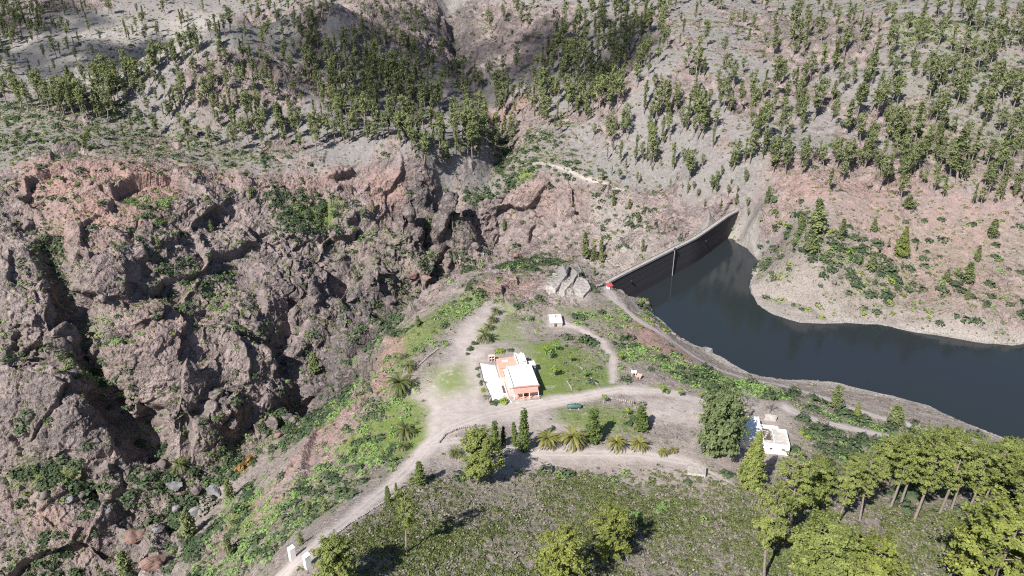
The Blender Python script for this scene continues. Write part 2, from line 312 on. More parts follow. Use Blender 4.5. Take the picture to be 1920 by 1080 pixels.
for pix, soft, a in [([(620,850),(680,790),(760,740),(800,770),(800,830),(740,870)], 4, .8), ([(805,690),(870,680),(880,725),(830,742),(800,725)], 7, .6), ([(995,650),(1050,640),(1065,690),(1060,735),(1020,740),(1005,700)], 3, 1.), ([(1060,690),(1150,690),(1160,725),(1070,740)], 4, .7), ([(930,560),(960,570),(1000,640),(960,650)], 4, .5), ([(760,620),(900,550),(905,560),(790,660),(740,720)], 4, .6), ([(1020,650),(1090,650),(1170,700),(1160,730),(1050,745)], 4, .6),
    ([(1045,765),(1110,760),(1210,770),(1200,820),(1130,815),(1040,790)], 4, .6), ([(900,610),(960,590),(990,640),(900,650)], 5, .5), ([(540,385),(640,375),(620,410),(560,412)], 4, .8), ([(30,860),(150,875),(140,910),(40,900)], 4, .7),
    ([(560,1000),(600,960),(660,910),(620,960)], 3, .4), ([(1200,725),(1260,728),(1260,740),(1200,738)], 1.5, .8), ([(1560,800),(1620,820),(1560,820)], 4, .5), ([(420,950),(480,930),(480,1000),(430,1010)], 3, .6),
    ([(980,310),(1000,310),(1000,330),(965,330)], 3, .7), ([(1690,20),(1790,60),(1760,80),(1680,60)], 8, .3), ([(1180,640),(1400,720),(1380,730),(1200,680)], 3, .4), ([(1040,570),(1180,600),(1160,620),(1040,590)], 4, .4), ([(960,650),(1000,640),(1040,650),(1020,720)], 4, .5)]:
    grass = np.maximum(grass, a*region(wx2, wy2, pix, soft))
grass *= 1-np.clip(roadm_, 0, 1)
red = np.zeros(X_.shape)
for pix, soft, a in [([(40,308),(330,308),(340,360),(240,440),(180,500),(110,440),(50,350)], 10, .9), ([(330,308),(620,320),(700,360),(560,360),(340,345)], 10, .55), ([(670,325),(760,325),(770,390),(690,395)], 6, .8), ([(1000,350),(1100,360),(1060,400),(960,390)], 8, .4),
    ([(1440,350),(1920,350),(1920,600),(1800,590),(1640,470),(1500,400)], 16, .6), ([(1150,600),(1230,612),(1310,670),(1310,700),(1200,665)], 4, 1.), ([(880,545),(945,515),(1010,520),(1000,560),(930,565)], 4, .7), ([(640,760),(700,690),(740,640),(800,620),(770,680),(720,740),(660,820)], 4, .8), ([(1180,380),(1240,400),(1210,440)], 5, .3),
    ([(730,630),(800,610),(780,640),(740,670)], 4, .8), ([(440,1000),(560,900),(640,820),(720,730),(720,760),(640,860),(560,950),(460,1060)], 4, .7), ([(20,930),(120,920),(150,1000),(60,990)], 6, .6), ([(390,1090),(470,960),(590,850),(700,750),(640,750),(560,850),(430,980),(340,1090)], 4, .65), ([(900,165),(1000,175),(970,200),(900,190)], 4, .8),
    ([(1330,820),(1400,850),(1430,870),(1370,870)], 5, .9), ([(220,560),(420,540),(400,620),(260,640)], 12, .35), ([(190,650),(400,640),(380,720),(240,700)], 10, .35), ([(1040,860),(1300,870),(1340,940),(1180,910)], 6, .35)]:
    red = np.maximum(red, a*region(wx, wy, pix, soft))
pale = np.zeros(X_.shape)
for pix, soft, a in [([(1025,545),(1055,500),(1090,505),(1110,548),(1090,566),(1040,560)], 2, 1.), ([(1110,370),(1210,380),(1230,470),(1180,500),(1120,430)], 8, .7), ([(1000,300),(1120,335),(1200,370),(1120,350)], 4, .5), ([(0,60),(160,40),(400,20),(420,60),(300,110),(0,170)], 30, .8),
    ([(380,900),(410,900),(420,940),(380,950)], 2, .7), ([(1090,485),(1150,487),(1190,505),(1140,515)], 3, .6)]:
    pale = np.maximum(pale, a*region(wx2, wy2, pix, soft))
shore = np.where(~lk, np.clip(1-dl/5.5, 0, 1), 0)*((X_ > 95)|(Y_ < 290))
shore = np.maximum(shore, region(wx2, wy2, [(1380,420),(1400,440),(1440,530),(1600,590),(1930,620),(1930,650),(1700,625),(1500,608),(1400,560),(1410,480)], 5)*.45*(~lk))
pale = np.clip(np.maximum(pale, shore), 0, 1)
basalt = np.zeros(X_.shape)
for pix, soft, a in [([(640,540),(760,540),(740,640),(680,760),(540,790),(560,650)], 8, .8), ([(730,340),(890,340),(880,440),(760,430)], 6, .7), ([(840,-10),(900,0),(890,110),(830,60)], 8, .8), ([(300,1000),(200,940),(260,1060)], 5, .5), ([(100,740),(270,830),(220,890),(60,850),(0,780)], 10, .45), ([(430,480),(640,480),(640,600),(460,590)], 14, .35), ([(1430,50),(1600,60),(1600,110),(1440,90)], 8, .5)]:
    basalt = np.maximum(basalt, a*region(wx, wy, pix, soft))
rock = np.where(lk, 0, rock)
# ------------------------------------------------------------------ terrain mesh
def grid_mesh(name, V, ny, nx):
    idx = np.arange(ny*nx, dtype=np.int32).reshape(ny, nx)
    q = np.stack([idx[:-1, :-1], idx[:-1, 1:], idx[1:, 1:], idx[1:, :-1]], -1).reshape(-1, 4)
    return quad_mesh(name, V, q)
def quad_mesh(name, V, q, k=4):
    me = bpy.data.meshes.new(name); me.vertices.add(len(V)); me.vertices.foreach_set('co', V.astype(np.float32).ravel())
    me.loops.add(q.size); me.loops.foreach_set('vertex_index', q.astype(np.int32).ravel())
    me.polygons.add(len(q)); me.polygons.foreach_set('loop_start', np.arange(0, q.size, k, dtype=np.int32))
    me.update(calc_edges=True); return me
V = np.stack([X_, Y_, Z_], -1).reshape(-1, 3)
base = grid_mesh('terrain_base', V, NY, NXX)
def fattr(me, name, a): at = me.attributes.new(name, 'FLOAT', 'POINT'); at.data.foreach_set('value', np.asarray(a, np.float32).ravel())
fattr(base, 'rk', rock); fattr(base, 'fl', flat)
bo = bpy.data.objects.new('terrain_base', base); sc.collection.objects.link(bo)
# geometry nodes displacement: faceted crags from 3-D Voronoi cells plus fine roughness
ng = bpy.data.node_groups.new('crags', 'GeometryNodeTree')
ng.interface.new_socket('Geometry', in_out='INPUT', socket_type='NodeSocketGeometry'); ng.interface.new_socket('Geometry', in_out='OUTPUT', socket_type='NodeSocketGeometry')
N = ng.nodes; L = ng.links
def nd(t, **kw):
    n = N.new(t)
    for k, v in kw.items(): setattr(n, k, v)
    return n
def vm(op, a, b=None):
    n = nd('ShaderNodeVectorMath', operation=op)
    for i, q in enumerate((a, b)):
        if q is None: continue
        if isinstance(q, (tuple, list)): n.inputs[i].default_value = q
        elif isinstance(q, (int, float)): n.inputs[3 if op == 'SCALE' else i].default_value = q
        else: L.new(q, n.inputs[3 if (op == 'SCALE' and i == 1) else i])
    return n.outputs['Value'] if op in ('DOT_PRODUCT', 'LENGTH', 'DISTANCE') else n.outputs['Vector']
def ma(op, a, b=0.0, c=None):
    n = nd('ShaderNodeMath', operation=op)
    for i, q in enumerate((a, b, c)):
        if q is None: continue
        if isinstance(q, (int, float)): n.inputs[i].default_value = q
        else: L.new(q, n.inputs[i])
    return n.outputs[0]
gi = nd('NodeGroupInput'); go = nd('NodeGroupOutput'); sp_ = nd('GeometryNodeSetPosition')
pos = nd('GeometryNodeInputPosition').outputs[0]; nor = nd('GeometryNodeInputNormal').outputs[0]
def named(nm):
    n = nd('GeometryNodeInputNamedAttribute'); n.data_type = 'FLOAT'; n.inputs[0].default_value = nm; return n.outputs[0]
rk = named('rk'); fl = named('fl')
def noise(scale, detail=4, rough=.55, vec=None, out='Fac'):
    n = nd('ShaderNodeTexNoise'); n.inputs['Scale'].default_value = scale; n.inputs['Detail'].default_value = detail; n.inputs['Roughness'].default_value = rough
    L.new(vec if vec is not None else pos, n.inputs['Vector']); return n.outputs[out]
warp = vm('SCALE', vm('SUBTRACT', noise(1/14, 3, .5, out='Color'), (.5, .5, .5)), 6.0)
wpos = vm('ADD', pos, warp)
def crag(size, tilt, step, stretch=(1, 1, 1), smo=0.0):
    p = vm('MULTIPLY', wpos, stretch)
    v = nd('ShaderNodeTexVoronoi'); v.feature = 'SMOOTH_F1' if smo else 'F1'
    if smo: v.inputs['Smoothness'].default_value = smo
    v.inputs['Scale'].default_value = 1/size; L.new(p, v.inputs['Vector'])
    c = vm('SUBTRACT', v.outputs['Color'], (.5, .5, .5)); d = vm('SUBTRACT', p, v.outputs['Position'])
    return ma('ADD', ma('MULTIPLY', vm('DOT_PRODUCT', c, d), tilt), ma('MULTIPLY', ma('SUBTRACT', noise_sep(v.outputs['Color']), .5), step))
def noise_sep(colr):
    s = nd('ShaderNodeSeparateXYZ'); L.new(colr, s.inputs[0]); return s.outputs[2]
# tall columns on the cliffs: cells stretched vertically; strata cells flattened
d1 = crag(24, .62, 2.6, (1, 1, .8), .08); d2 = crag(9.0, .75, 1.5, (1, 1, .8), .055); d3 = crag(3.2, 1.0, 1.0, smo=.05); d4 = crag(1.3, 1.0, .65)
rug = noise(1/22, 2, .5); rugm = ma('MULTIPLY', ma('SUBTRACT', rug, .28), 2.2)
crags = ma('ADD', ma('ADD', d1, ma('MULTIPLY', d2, rugm)), ma('ADD', d3, d4))
fine = ma('MULTIPLY', ma('SUBTRACT', noise(1/3.5, 5, .62), .5), 1.1)
und = ma('MULTIPLY', ma('SUBTRACT', noise(1/18, 4, .55), .5), 4.0)
nf = ma('SUBTRACT', 1.0, fl)
sm = ma('MAXIMUM', 0.45, ma('MULTIPLY', ma('SUBTRACT', noise(1/30, 2, .5), .3), 2.6))
crags = ma('ADD', d1, ma('MULTIPLY', ma('ADD', ma('ADD', d2, d3), d4), sm))
disp = ma('ADD', ma('MULTIPLY', crags, rk), ma('MULTIPLY', ma('ADD', fine, und), ma('MULTIPLY', nf, ma('ADD', .45, rk))))
stones = crag(1.6, .9, .55); stm = ma('MULTIPLY', ma('MAXIMUM', 0.0, ma('SUBTRACT', noise(1/9, 3, .6), .42)), 2.2)
disp = ma('ADD', disp, ma('MULTIPLY', ma('MULTIPLY', stones, stm), ma('MULTIPLY', nf, nf)))
disp = ma('ADD', disp, ma('MULTIPLY', ma('SUBTRACT', noise(1/2.0, 3, .6), .5), .12))
L.new(vm('SCALE', nor, disp), sp_.inputs['Offset']); L.new(gi.outputs[0], sp_.inputs['Geometry']); L.new(sp_.outputs[0], go.inputs[0])
mod = bo.modifiers.new('crags', 'NODES'); mod.node_group = ng
dg = bpy.context.evaluated_depsgraph_get(); ev = bo.evaluated_get(dg); em = ev.to_mesh()
VP = np.empty(len(V)*3, np.float32); em.vertices.foreach_get('co', VP); VP = VP.reshape(-1, 3).astype(np.float64)
VN = np.empty(len(V)*3, np.float32); em.vertex_normals.foreach_get('vector', VN); VN = VN.reshape(-1, 3)
ev.to_mesh_clear()
# keep the land out of the water and the water out of the land
k = lk.ravel(); VP[k] = V[k]
k2 = ((~lk) & (dl < 25) & ~downstream).ravel(); VP[k2, 2] = np.maximum(VP[k2, 2], WATER_Z+.15+.1*dl.ravel()[k2])
bpy.data.objects.remove(bo); bpy.data.meshes.remove(base); bpy.data.node_groups.remove(ng)
# ------------------------------------------------------------------ material helper
class NT:
    def __init__(s, name):
        s.m = bpy.data.materials.new(name); s.m.use_nodes = True; s.t = s.m.node_tree; s.t.nodes.clear(); s.N = s.t.nodes; s.L = s.t.links
        s.out = s.N.new('ShaderNodeOutputMaterial'); s.b = s.N.new('ShaderNodeBsdfPrincipled'); s.L.new(s.b.outputs[0], s.out.inputs[0])
        s.b.inputs['Roughness'].default_value = .9; s.b.inputs['Specular IOR Level'].default_value = .2
        s.tc = s.N.new('ShaderNodeTexCoord')
        s.g = s.N.new('ShaderNodeNewGeometry')
    def put(s, v, sock):
        if isinstance(v, (int, float)): sock.default_value = v
        elif isinstance(v, (tuple, list)): sock.default_value = (*v, 1) if len(v) == 3 and sock.type == 'RGBA' else v
        else: s.L.new(v, sock)
    def noise(s, scale, detail=4, rough=.55, vec=None, out='Fac', dist=0):
        n = s.N.new('ShaderNodeTexNoise'); n.inputs['Scale'].default_value = scale; n.inputs['Detail'].default_value = detail; n.inputs['Roughness'].default_value = rough
        n.inputs['Distortion'].default_value = dist
        s.L.new(vec if vec is not None else s.g.outputs['Position'], n.inputs['Vector']); return n.outputs[out]
    def voro(s, scale, out='Color', feature='F1', vec=None):
        n = s.N.new('ShaderNodeTexVoronoi'); n.feature = feature; n.inputs['Scale'].default_value = scale
        s.L.new(vec if vec is not None else s.g.outputs['Position'], n.inputs['Vector']); return n.outputs[out]
    def mix(s, f, a, b, bt='MIX'):
        n = s.N.new('ShaderNodeMix'); n.data_type = 'RGBA'; n.blend_type = bt; s.put(f, n.inputs[0]); s.put(a, n.inputs[6]); s.put(b, n.inputs[7]); return n.outputs[2]
    def math(s, op, a, b=0.0):
        n = s.N.new('ShaderNodeMath'); n.operation = op; s.put(a, n.inputs[0]); s.put(b, n.inputs[1]); return n.outputs[0]
    def ramp(s, f, lo, hi, a=0.0, b=1.0):
        n = s.N.new('ShaderNodeMapRange'); n.interpolation_type = 'SMOOTHSTEP'; s.put(f, n.inputs[0]); n.inputs[1].default_value = lo; n.inputs[2].default_value = hi
        n.inputs[3].default_value = a; n.inputs[4].default_value = b; return n.outputs[0]
    def attr(s, nm, out='Fac'):
        n = s.N.new('ShaderNodeAttribute'); n.attribute_name = nm; return n.outputs[out]
    def bump(s, h, strength=.5, dist=.3):
        n = s.N.new('ShaderNodeBump'); s.put(strength, n.inputs['Strength']); n.inputs['Distance'].default_value = dist; s.put(h, n.inputs['Height']); s.L.new(n.outputs[0], s.b.inputs['Normal'])
    def col(s, c): s.put(c, s.b.inputs['Base Color'])
    def rough(s, r): s.put(r, s.b.inputs['Roughness'])
def vary(name, c1, c2, scale=1.0, rough=.9, bump=0, tint=None):
    t = NT(name); f = t.ramp(t.noise(scale, 4), .3, .7); c = t.mix(f, c1, c2); t.col(c); t.rough(rough)
    if bump: t.bump(t.noise(scale*4, 4), bump, .1)
    return t.m
# terrain material
t = NT('terrain')
A = {k_: t.attr(k_) for k_ in ('rock', 'red', 'grass', 'pale', 'basalt', 'road', 'green', 'up', 'rut', 'hill')}
n1 = t.noise(.05, 5, .6); n2 = t.noise(.35, 5, .65); n3 = t.noise(1.6, 4, .7); n4 = t.noise(.012, 3)
scree = t.mix(t.ramp(n2, .35, .65), (.29, .258, .258), (.19, .168, .170))
scree = t.mix(t.ramp(n1, .35, .7), scree, (.245, .226, .228))
rockc = t.mix(t.ramp(n2, .3, .7), (.285, .218, .207), (.12, .096, .094))
rockc = t.mix(t.ramp(t.noise(.12, 4, .6), .45, .65), rockc, (.335, .255, .238))
vo = t.voro(.33); sepv = t.N.new('ShaderNodeSeparateColor'); t.L.new(vo, sepv.inputs[0])
rockc = t.mix(.35, rockc, t.mix(sepv.outputs[0], (.10, .086, .086), (.43, .355, .34)))
scree = t.mix(t.math('MULTIPLY', t.math('SUBTRACT', 1.0, A['hill']), .75), scree, t.mix(t.ramp(n2, .35, .65), (.345, .285, .25), (.23, .19, .165)))
olive = t.math('MULTIPLY', A['hill'], t.math('MULTIPLY', t.ramp(t.noise(.022, 4, .6), .36, .6, .25, 1), t.ramp(t.noise(.7, 4, .7), .36, .55)))
scree = t.mix(t.math('MULTIPLY', olive, .28), scree, (.125, .135, .085))
c = t.mix(t.ramp(A['rock'], .08, .35), scree, rockc)
c = t.mix(t.math('MULTIPLY', A['basalt'], t.ramp(n2, .3, .55)), c, (.085, .078, .08))
c = t.mix(t.math('MULTIPLY', A['red'], t.ramp(n1, .3, .6, .4, 1)), c, t.mix(t.ramp(n2, .3, .7), (.42, .255, .215), (.28, .178, .155)))
c = t.mix(t.math('MULTIPLY', A['pale'], t.ramp(n2, .25, .6, .35, 1)), c, t.mix(t.ramp(n3, .3, .7), (.42, .38, .34), (.31, .285, .27)))
soil = t.mix(t.ramp(n3, .4, .65), (.25, .212, .18), (.13, .145, .07))
# vegetation tint on flattish ground between the bushes
gm = t.math('MULTIPLY', A['green'], t.math('MULTIPLY', A['up'], t.ramp(n2, .25, .5)))
c = t.mix(t.math('MULTIPLY', gm, .85), c, soil)
tr = t.mix(t.ramp(n2, .3, .7), (.46, .40, .372), (.36, .312, .29))
c = t.mix(A['road'], c, tr)
c = t.mix(t.math('MULTIPLY', t.ramp(A['grass'], 0, .75), t.ramp(t.noise(.4, 5, .7), .30, .48)), c, t.mix(t.ramp(n3, .3, .7), (.10, .17, .03), (.20, .23, .07)))
c = c if False else c; c = t.mix(t.math('MULTIPLY', A['rut'], t.ramp(n2, .3, .6, .25, .8)), c, (.50, .45, .42))
sp1 = t.noise(2.6, 3, .75); c = t.mix(t.math('MULTIPLY', t.math('MULTIPLY', t.ramp(sp1, .54, .66), t.ramp(A['road'], .9, .2, 0, .5)), t.math('SUBTRACT', 1.0, t.math('MAXIMUM', t.math('MULTIPLY', A['green'], .8), A['grass']))), c, (.42, .39, .385))
sp2 = t.noise(1.9, 3, .8); c = t.mix(t.math('MULTIPLY', t.ramp(sp2, .52, .62), t.math('SUBTRACT', t.math('SUBTRACT', .7, t.math('MULTIPLY', A['hill'], .35)), t.math('MULTIPLY', A['road'], .62))), c, t.mix(t.ramp(n2, .4, .6), (.085, .08, .072), (.075, .085, .045)))
t.col(c); t.rough(.95)
v1 = t.voro(.75, 'Distance'); v2 = t.voro(2.4, 'Distance'); crk = t.math('MULTIPLY', t.ramp(A['rock'], .1, .4), t.math('ADD', t.math('MULTIPLY', v1, 1.5), t.math('MULTIPLY', v2, .6)))
t.bump(t.math('ADD', t.math('ADD', t.math('ADD', n3, crk), t.math('MULTIPLY', sepv.outputs[1], .5)), t.math('MULTIPLY', t.noise(5, 3, .6), .4)), t.math('SUBTRACT', .9, t.math('MULTIPLY', A['road'], .6)), .5)
MT = t.m
# ------------------------------------------------------------------ split the sheet into ground, hills, canyon walls, dirt road
upv = np.clip((VN[:, 2].reshape(NY, NXX)-.45)/.35, 0, 1)
roadm = np.clip(road+bare*.8+pads*.3*(Y_ < 240), 0, 1)
attrs = dict(hill=np.clip((Y_-285)/30, 0, 1)*(X_ > -400), rut=rut, rock=rock, red=red, grass=grass, pale=pale, basalt=basalt, road=roadm, green=green, up=upv)
idx = np.arange(NY*NXX).reshape(NY, NXX)
Q = np.stack([idx[:-1, :-1], idx[:-1, 1:], idx[1:, 1:], idx[1:, :-1]], -1).reshape(-1, 4)
cell = lambda a: a[:-1, :-1].ravel()
iswall = cell(rock) > .3; isroad = cell(road) > .5
hill = (cell(Y_) > 300) | ((cell(Y_) > 245) & (cell(X_) > 90)); bed = cell(lk)
kind = np.where(isroad, 3, np.where(bed, 4, np.where(iswall & ~((cell(Y_) < 240) & (cell(X_) > 90)), 2, np.where(hill, 1, 0))))
for kk, nm in enumerate(('ground', 'hills', 'canyon_terrain', 'dirt_road', 'lake_bed')):
    q = Q[kind == kk]
    if not len(q): continue
    u, inv = np.unique(q, return_inverse=True); me = quad_mesh(nm, VP[u], inv.reshape(-1, 4))
    for an, av in attrs.items(): fattr(me, an, av.ravel()[u])
    me.materials.append(MT); me.polygons.foreach_set('use_smooth', np.full(len(q), True))
    # same shading normals on both sides of a seam
    me.normals_split_custom_set_from_vertices(VN[u].tolist()) if False else None
    o = bpy.data.objects.new(nm, me); sc.collection.objects.link(o); o['kind'] = 'structure'
# water
t = NT('lake_water'); t.col(t.mix(t.ramp(t.noise(.01, 3), .3, .7), (.021, .027, .028), (.021, .026, .033))); t.rough(.09); t.b.inputs['Specular IOR Level'].default_value = .44; t.b.inputs['IOR'].default_value = 1.33
t.bump(t.noise(1.5, 3, .6), .15, .05)
def slab_poly(name, pts, z, mat):
    bm = bmesh.new(); f = bm.faces.new([bm.verts.new((p[0], p[1], z)) for p in pts]); bmesh.ops.triangulate(bm, faces=[f])
    me = bpy.data.meshes.new(name); bm.to_mesh(me); bm.free(); me.materials.append(mat); o = bpy.data.objects.new(name, me); sc.collection.objects.link(o); return o
# the sheet of water reaches under the banks; the dam line bounds it downstream
wpts = dam_pts[:1]+[(x+.6, y+0) for x, y in dam_pts[1:-1]]+dam_pts[-1:]+[(150,352),(330,330),(700,300),(700,60),(330,110),(150,100),(80,150),(50,200),(36,250)]
ow = slab_poly('lake_water', wpts, WATER_Z, t.m); ow['kind'] = 'structure'
# ================================================================== helpers for things
dgs = bpy.context.evaluated_depsgraph_get(); dgs.update()
ORI = Vector((0, 0, CAMZ))
def cast(px, py):
    dx, dy, dz = ray(px, py); d = Vector((float(dx), float(dy), float(dz))).normalized()
    o, far = ORI, 0
    for _ in range(4):
        ok, loc, nor, i, ob, mt = sc.ray_cast(dgs, o, d)
        if not ok: return None
        return loc, nor, ob.name
def ground_at(x, y, z0=400):
    ok, loc, nor, i, ob, mt = sc.ray_cast(dgs, Vector((x, y, z0)), Vector((0, 0, -1)))
    return loc.z if ok else 0.0
def h_from_px(loc, hpx):                            # metres for a height seen as hpx photo pixels
    _, y0 = project(loc.x, loc.y, loc.z); lo, hi = .2, 60
    for _ in range(22):
        m = (lo+hi)/2; _, y1 = project(loc.x, loc.y, loc.z+m)
        if y0-y1 < hpx: lo = m
        else: hi = m
    return lo
def pxm(loc): return FPX/(loc.y*cp-(loc.z-CAMZ)*sp)
def tag(o, label=None, cat=None, group=None, kind=None):
    if label: o['label'] = label
    if cat: o['category'] = cat
    if group: o['group'] = group
    if kind: o['kind'] = kind
    return o
def empty(name, loc, rz=0.0, scale=(1, 1, 1)):
    o = bpy.data.objects.new(name, None); sc.collection.objects.link(o); o.location = loc; o.rotation_euler = (0, 0, rz); o.scale = scale
    o.empty_display_size = .5; return o
def link(name, me, parent=None):
    o = bpy.data.objects.new(name, me); sc.collection.objects.link(o)
    if parent is not None: o.parent = parent
    return o
def rnd_dirs(n, up=0.0):
    v = rng.normal(size=(n, 3)); v[:, 2] += up; v /= np.linalg.norm(v, axis=1, keepdims=True)+1e-9; return v
def leaf_quads(P, Nn, size, asp=.5, curl=0):
    """one quad per point P, with normal near Nn, random spin -> verts (n,4,3)"""
    n = len(P); r = rng.normal(size=(n, 3)); a = np.cross(Nn, r); a /= np.linalg.norm(a, axis=1, keepdims=True)+1e-9
    b = np.cross(Nn, a); b /= np.linalg.norm(b, axis=1, keepdims=True)+1e-9
    s = (np.asarray(size)*np.ones(n))[:, None]
    a = a*s*.5; b = b*s*.5*asp
    return np.stack([P-a-b*.6, P+a*.2-b*1.0, P+a+b*.5, P-a*.3+b*1.1], 1)
def mesh_from_quads(name, QV, mat, tint=None):
    V_ = QV.reshape(-1, 3); q = np.arange(len(V_), dtype=np.int32).reshape(-1, 4); me = quad_mesh(name, V_, q)
    if tint is not None: fattr(me, 'tint', np.repeat(tint, 4))
    me.materials.append(mat); return me
def tubes(segs, sides=5):
    """segs: list of (pts list, radii list) -> verts, quads"""
    VV, FF = [], []; off = 0
    for pts, rad in segs:
        pts = [np.array(p, float) for p in pts]; m = len(pts)
        for i, p in enumerate(pts):
            d = pts[min(i+1, m-1)]-pts[max(i-1, 0)]; d /= np.linalg.norm(d)+1e-9
            a = np.cross(d, [0, 0, 1.0] if abs(d[2]) < .9 else [1.0, 0, 0]); a /= np.linalg.norm(a); b = np.cross(d, a)
            for k in range(sides):
                th = 2*math.pi*k/sides; VV.append(p+(a*math.cos(th)+b*math.sin(th))*rad[i])
        for i in range(m-1):
            for k in range(sides):
                k2 = (k+1) % sides; FF.append((off+i*sides+k, off+i*sides+k2, off+(i+1)*sides+k2, off+(i+1)*sides+k))
        off += m*sides
    return np.array(VV), np.array(FF, dtype=np.int32)
def tube_mesh(name, segs, mat, sides=5):
    v, f = tubes(segs, sides); me = quad_mesh(name, v, f); me.materials.append(mat); me.polygons.foreach_set('use_smooth', np.full(len(f), True)); return me
def leafmat(name, c1, c2, c3, trans=.25, objvar=.35):
    t = NT(name); ti = t.attr('tint'); oi = t.N.new('ShaderNodeObjectInfo')
    c = t.mix(t.ramp(ti, 0, .55), c1, c2); c = t.mix(t.ramp(ti, .6, 1), c, c3)
    c = t.mix(t.math('MULTIPLY', oi.outputs['Random'], objvar), c, c3); t.col(c); t.rough(.75)
    tr = t.N.new('ShaderNodeBsdfTranslucent'); t.L.new(c, tr.inputs[0]); mx = t.N.new('ShaderNodeMixShader'); mx.inputs[0].default_value = trans
    t.L.new(t.b.outputs[0], mx.inputs[1]); t.L.new(tr.outputs[0], mx.inputs[2]); t.L.new(mx.outputs[0], t.out.inputs[0]); return t.m
M = {}
M['pine'] = leafmat('pine_needles', (.095, .12, .036), (.21, .245, .072), (.31, .345, .11))
M['pine_far'] = leafmat('pine_needles_grey', (.085, .11, .05), (.175, .205, .09), (.28, .31, .135))
M['pine_yellow'] = leafmat('pine_needles_yellow', (.10, .125, .032), (.215, .245, .06), (.32, .345, .09))
M['cone'] = leafmat('cypress_needles', (.06, .09, .032), (.12, .16, .05), (.18, .22, .07))
M['dark_leaf'] = leafmat('dark_leaf', (.035, .06, .03), (.06, .095, .045), (.10, .135, .06))
M['bush'] = leafmat('bush_leaf', (.048, .078, .04), (.085, .12, .062), (.13, .17, .09))
M['tabaiba'] = leafmat('tabaiba_leaf', (.11, .19, .06), (.22, .34, .11), (.33, .44, .16), .3)
M['lime'] = leafmat('lime_leaf', (.14, .20, .035), (.25, .33, .06), (.33, .38, .09), .3)
M['scrub'] = leafmat('scrub_leaf', (.08, .10, .04), (.145, .17, .062), (.22, .245, .095))
M['grey'] = leafmat('grey_twigs', (.13, .115, .095), (.205, .185, .15), (.28, .255, .21), 0)
M['orange'] = leafmat('orange_leaf', (.22, .13, .04), (.34, .20, .06), (.40, .27, .10))
M['bark'] = vary('pine_bark', (.30, .245, .215), (.19, .155, .14), 3)
M['pale_bark'] = vary('pale_bark', (.42, .38, .36), (.30, .28, .27), 3)
# ------------------------------------------------------------------ tree meshes
def pine_mesh(H, Rr, base, shape, dens, leaf, mat, per=5, lean=.3, seed=0, clump=False):
    """trunk + crown of tufts on whorled limbs. returns (trunk_mesh, crown_mesh)"""
    global rng
    rng = np.random.default_rng(seed+100)
    bend = rng.normal(size=2)*lean
    def axis(f): return np.array([bend[0]*math.sin(f*2.2), bend[1]*math.sin(f*1.7+.4), H*f])
    r0 = .018*H+.05
    segs = [([axis(f) for f in np.linspace(0, .97, 7)], [r0*(1-.85*f) for f in np.linspace(0, .97, 7)])]
    P, N_, T = [], [], []
    nw = max(4, int(H*(1-base)*dens[0]))
    for i in range(nw):
        f = base+(1-base)*(i+.3*rng.random())/nw; g = (f-base)/(1-base)
        if shape == 'cone': rr = Rr*(1-g)**(.95 if clump else .75)*min(1, .45+g*4)
        elif shape == 'umbrella': rr = Rr*(1-abs(g-.55)**2.2*1.6)*(.55+.45*min(1, g*3))
        elif shape == 'slim': rr = Rr*(.55+.45*math.sin(g*9+seed))*(1-g**3)*min(1, .5+g*3)
        else: rr = Rr*math.sqrt(max(.04, 1-(g*1.9-.85)**2*.95))
        rr = max(rr, .25)
        nb = max(3, int(dens[1]*(.6+.8*rng.random())))
        for b in range(nb):
            th = rng.random()*6.283; L_ = rr*((.35+.85*rng.random()) if clump else (.55+.6*rng.random())); up = .1+.35*g+.2*rng.normal()
            a0 = axis(f); d = np.array([math.cos(th), math.sin(th), up]); tip = a0+d*L_
            if b < 2 and shape != 'cone': segs.append(([a0, a0+d*L_*.55+np.array([0, 0, -.04*L_]), tip], [r0*.22, r0*.14, r0*.05]))
            tt = rng.random(); nt = max(1, int(dens[2]*(.5+.5*L_/max(Rr, .1))))
            for k in range(nt):
                s = (1-.42*rng.random() if clump else 1-.75*rng.random()**1.5) if nt > 1 else .8
                c = a0+d*L_*s+rng.normal(size=3)*np.array([.13, .13, .07 if clump else .09])*(L_*(.6 if clump else .8)+.3)
                out = c-axis(f-.12*(1-base)); out /= np.linalg.norm(out)+1e-9
                pc = c+rng.normal(size=(per, 3))*leaf*.45; nn = out*.8+rng.normal(size=(per, 3))*.55+np.array([0, 0, .35])
                P.append(pc); N_.append(nn/np.linalg.norm(nn, axis=1, keepdims=True)); T.append(np.clip(np.full(per, tt*.6+.4*rng.random())+rng.normal(size=per)*.08, 0, 1))
    P = np.concatenate(P); N_ = np.concatenate(N_); T = np.concatenate(T)
    return tube_mesh('pine_trunk', segs, M['bark'], 5), mesh_from_quads('pine_crown', leaf_quads(P, N_, leaf*(.7+.7*rng.random(len(P))), .6), mat, T)
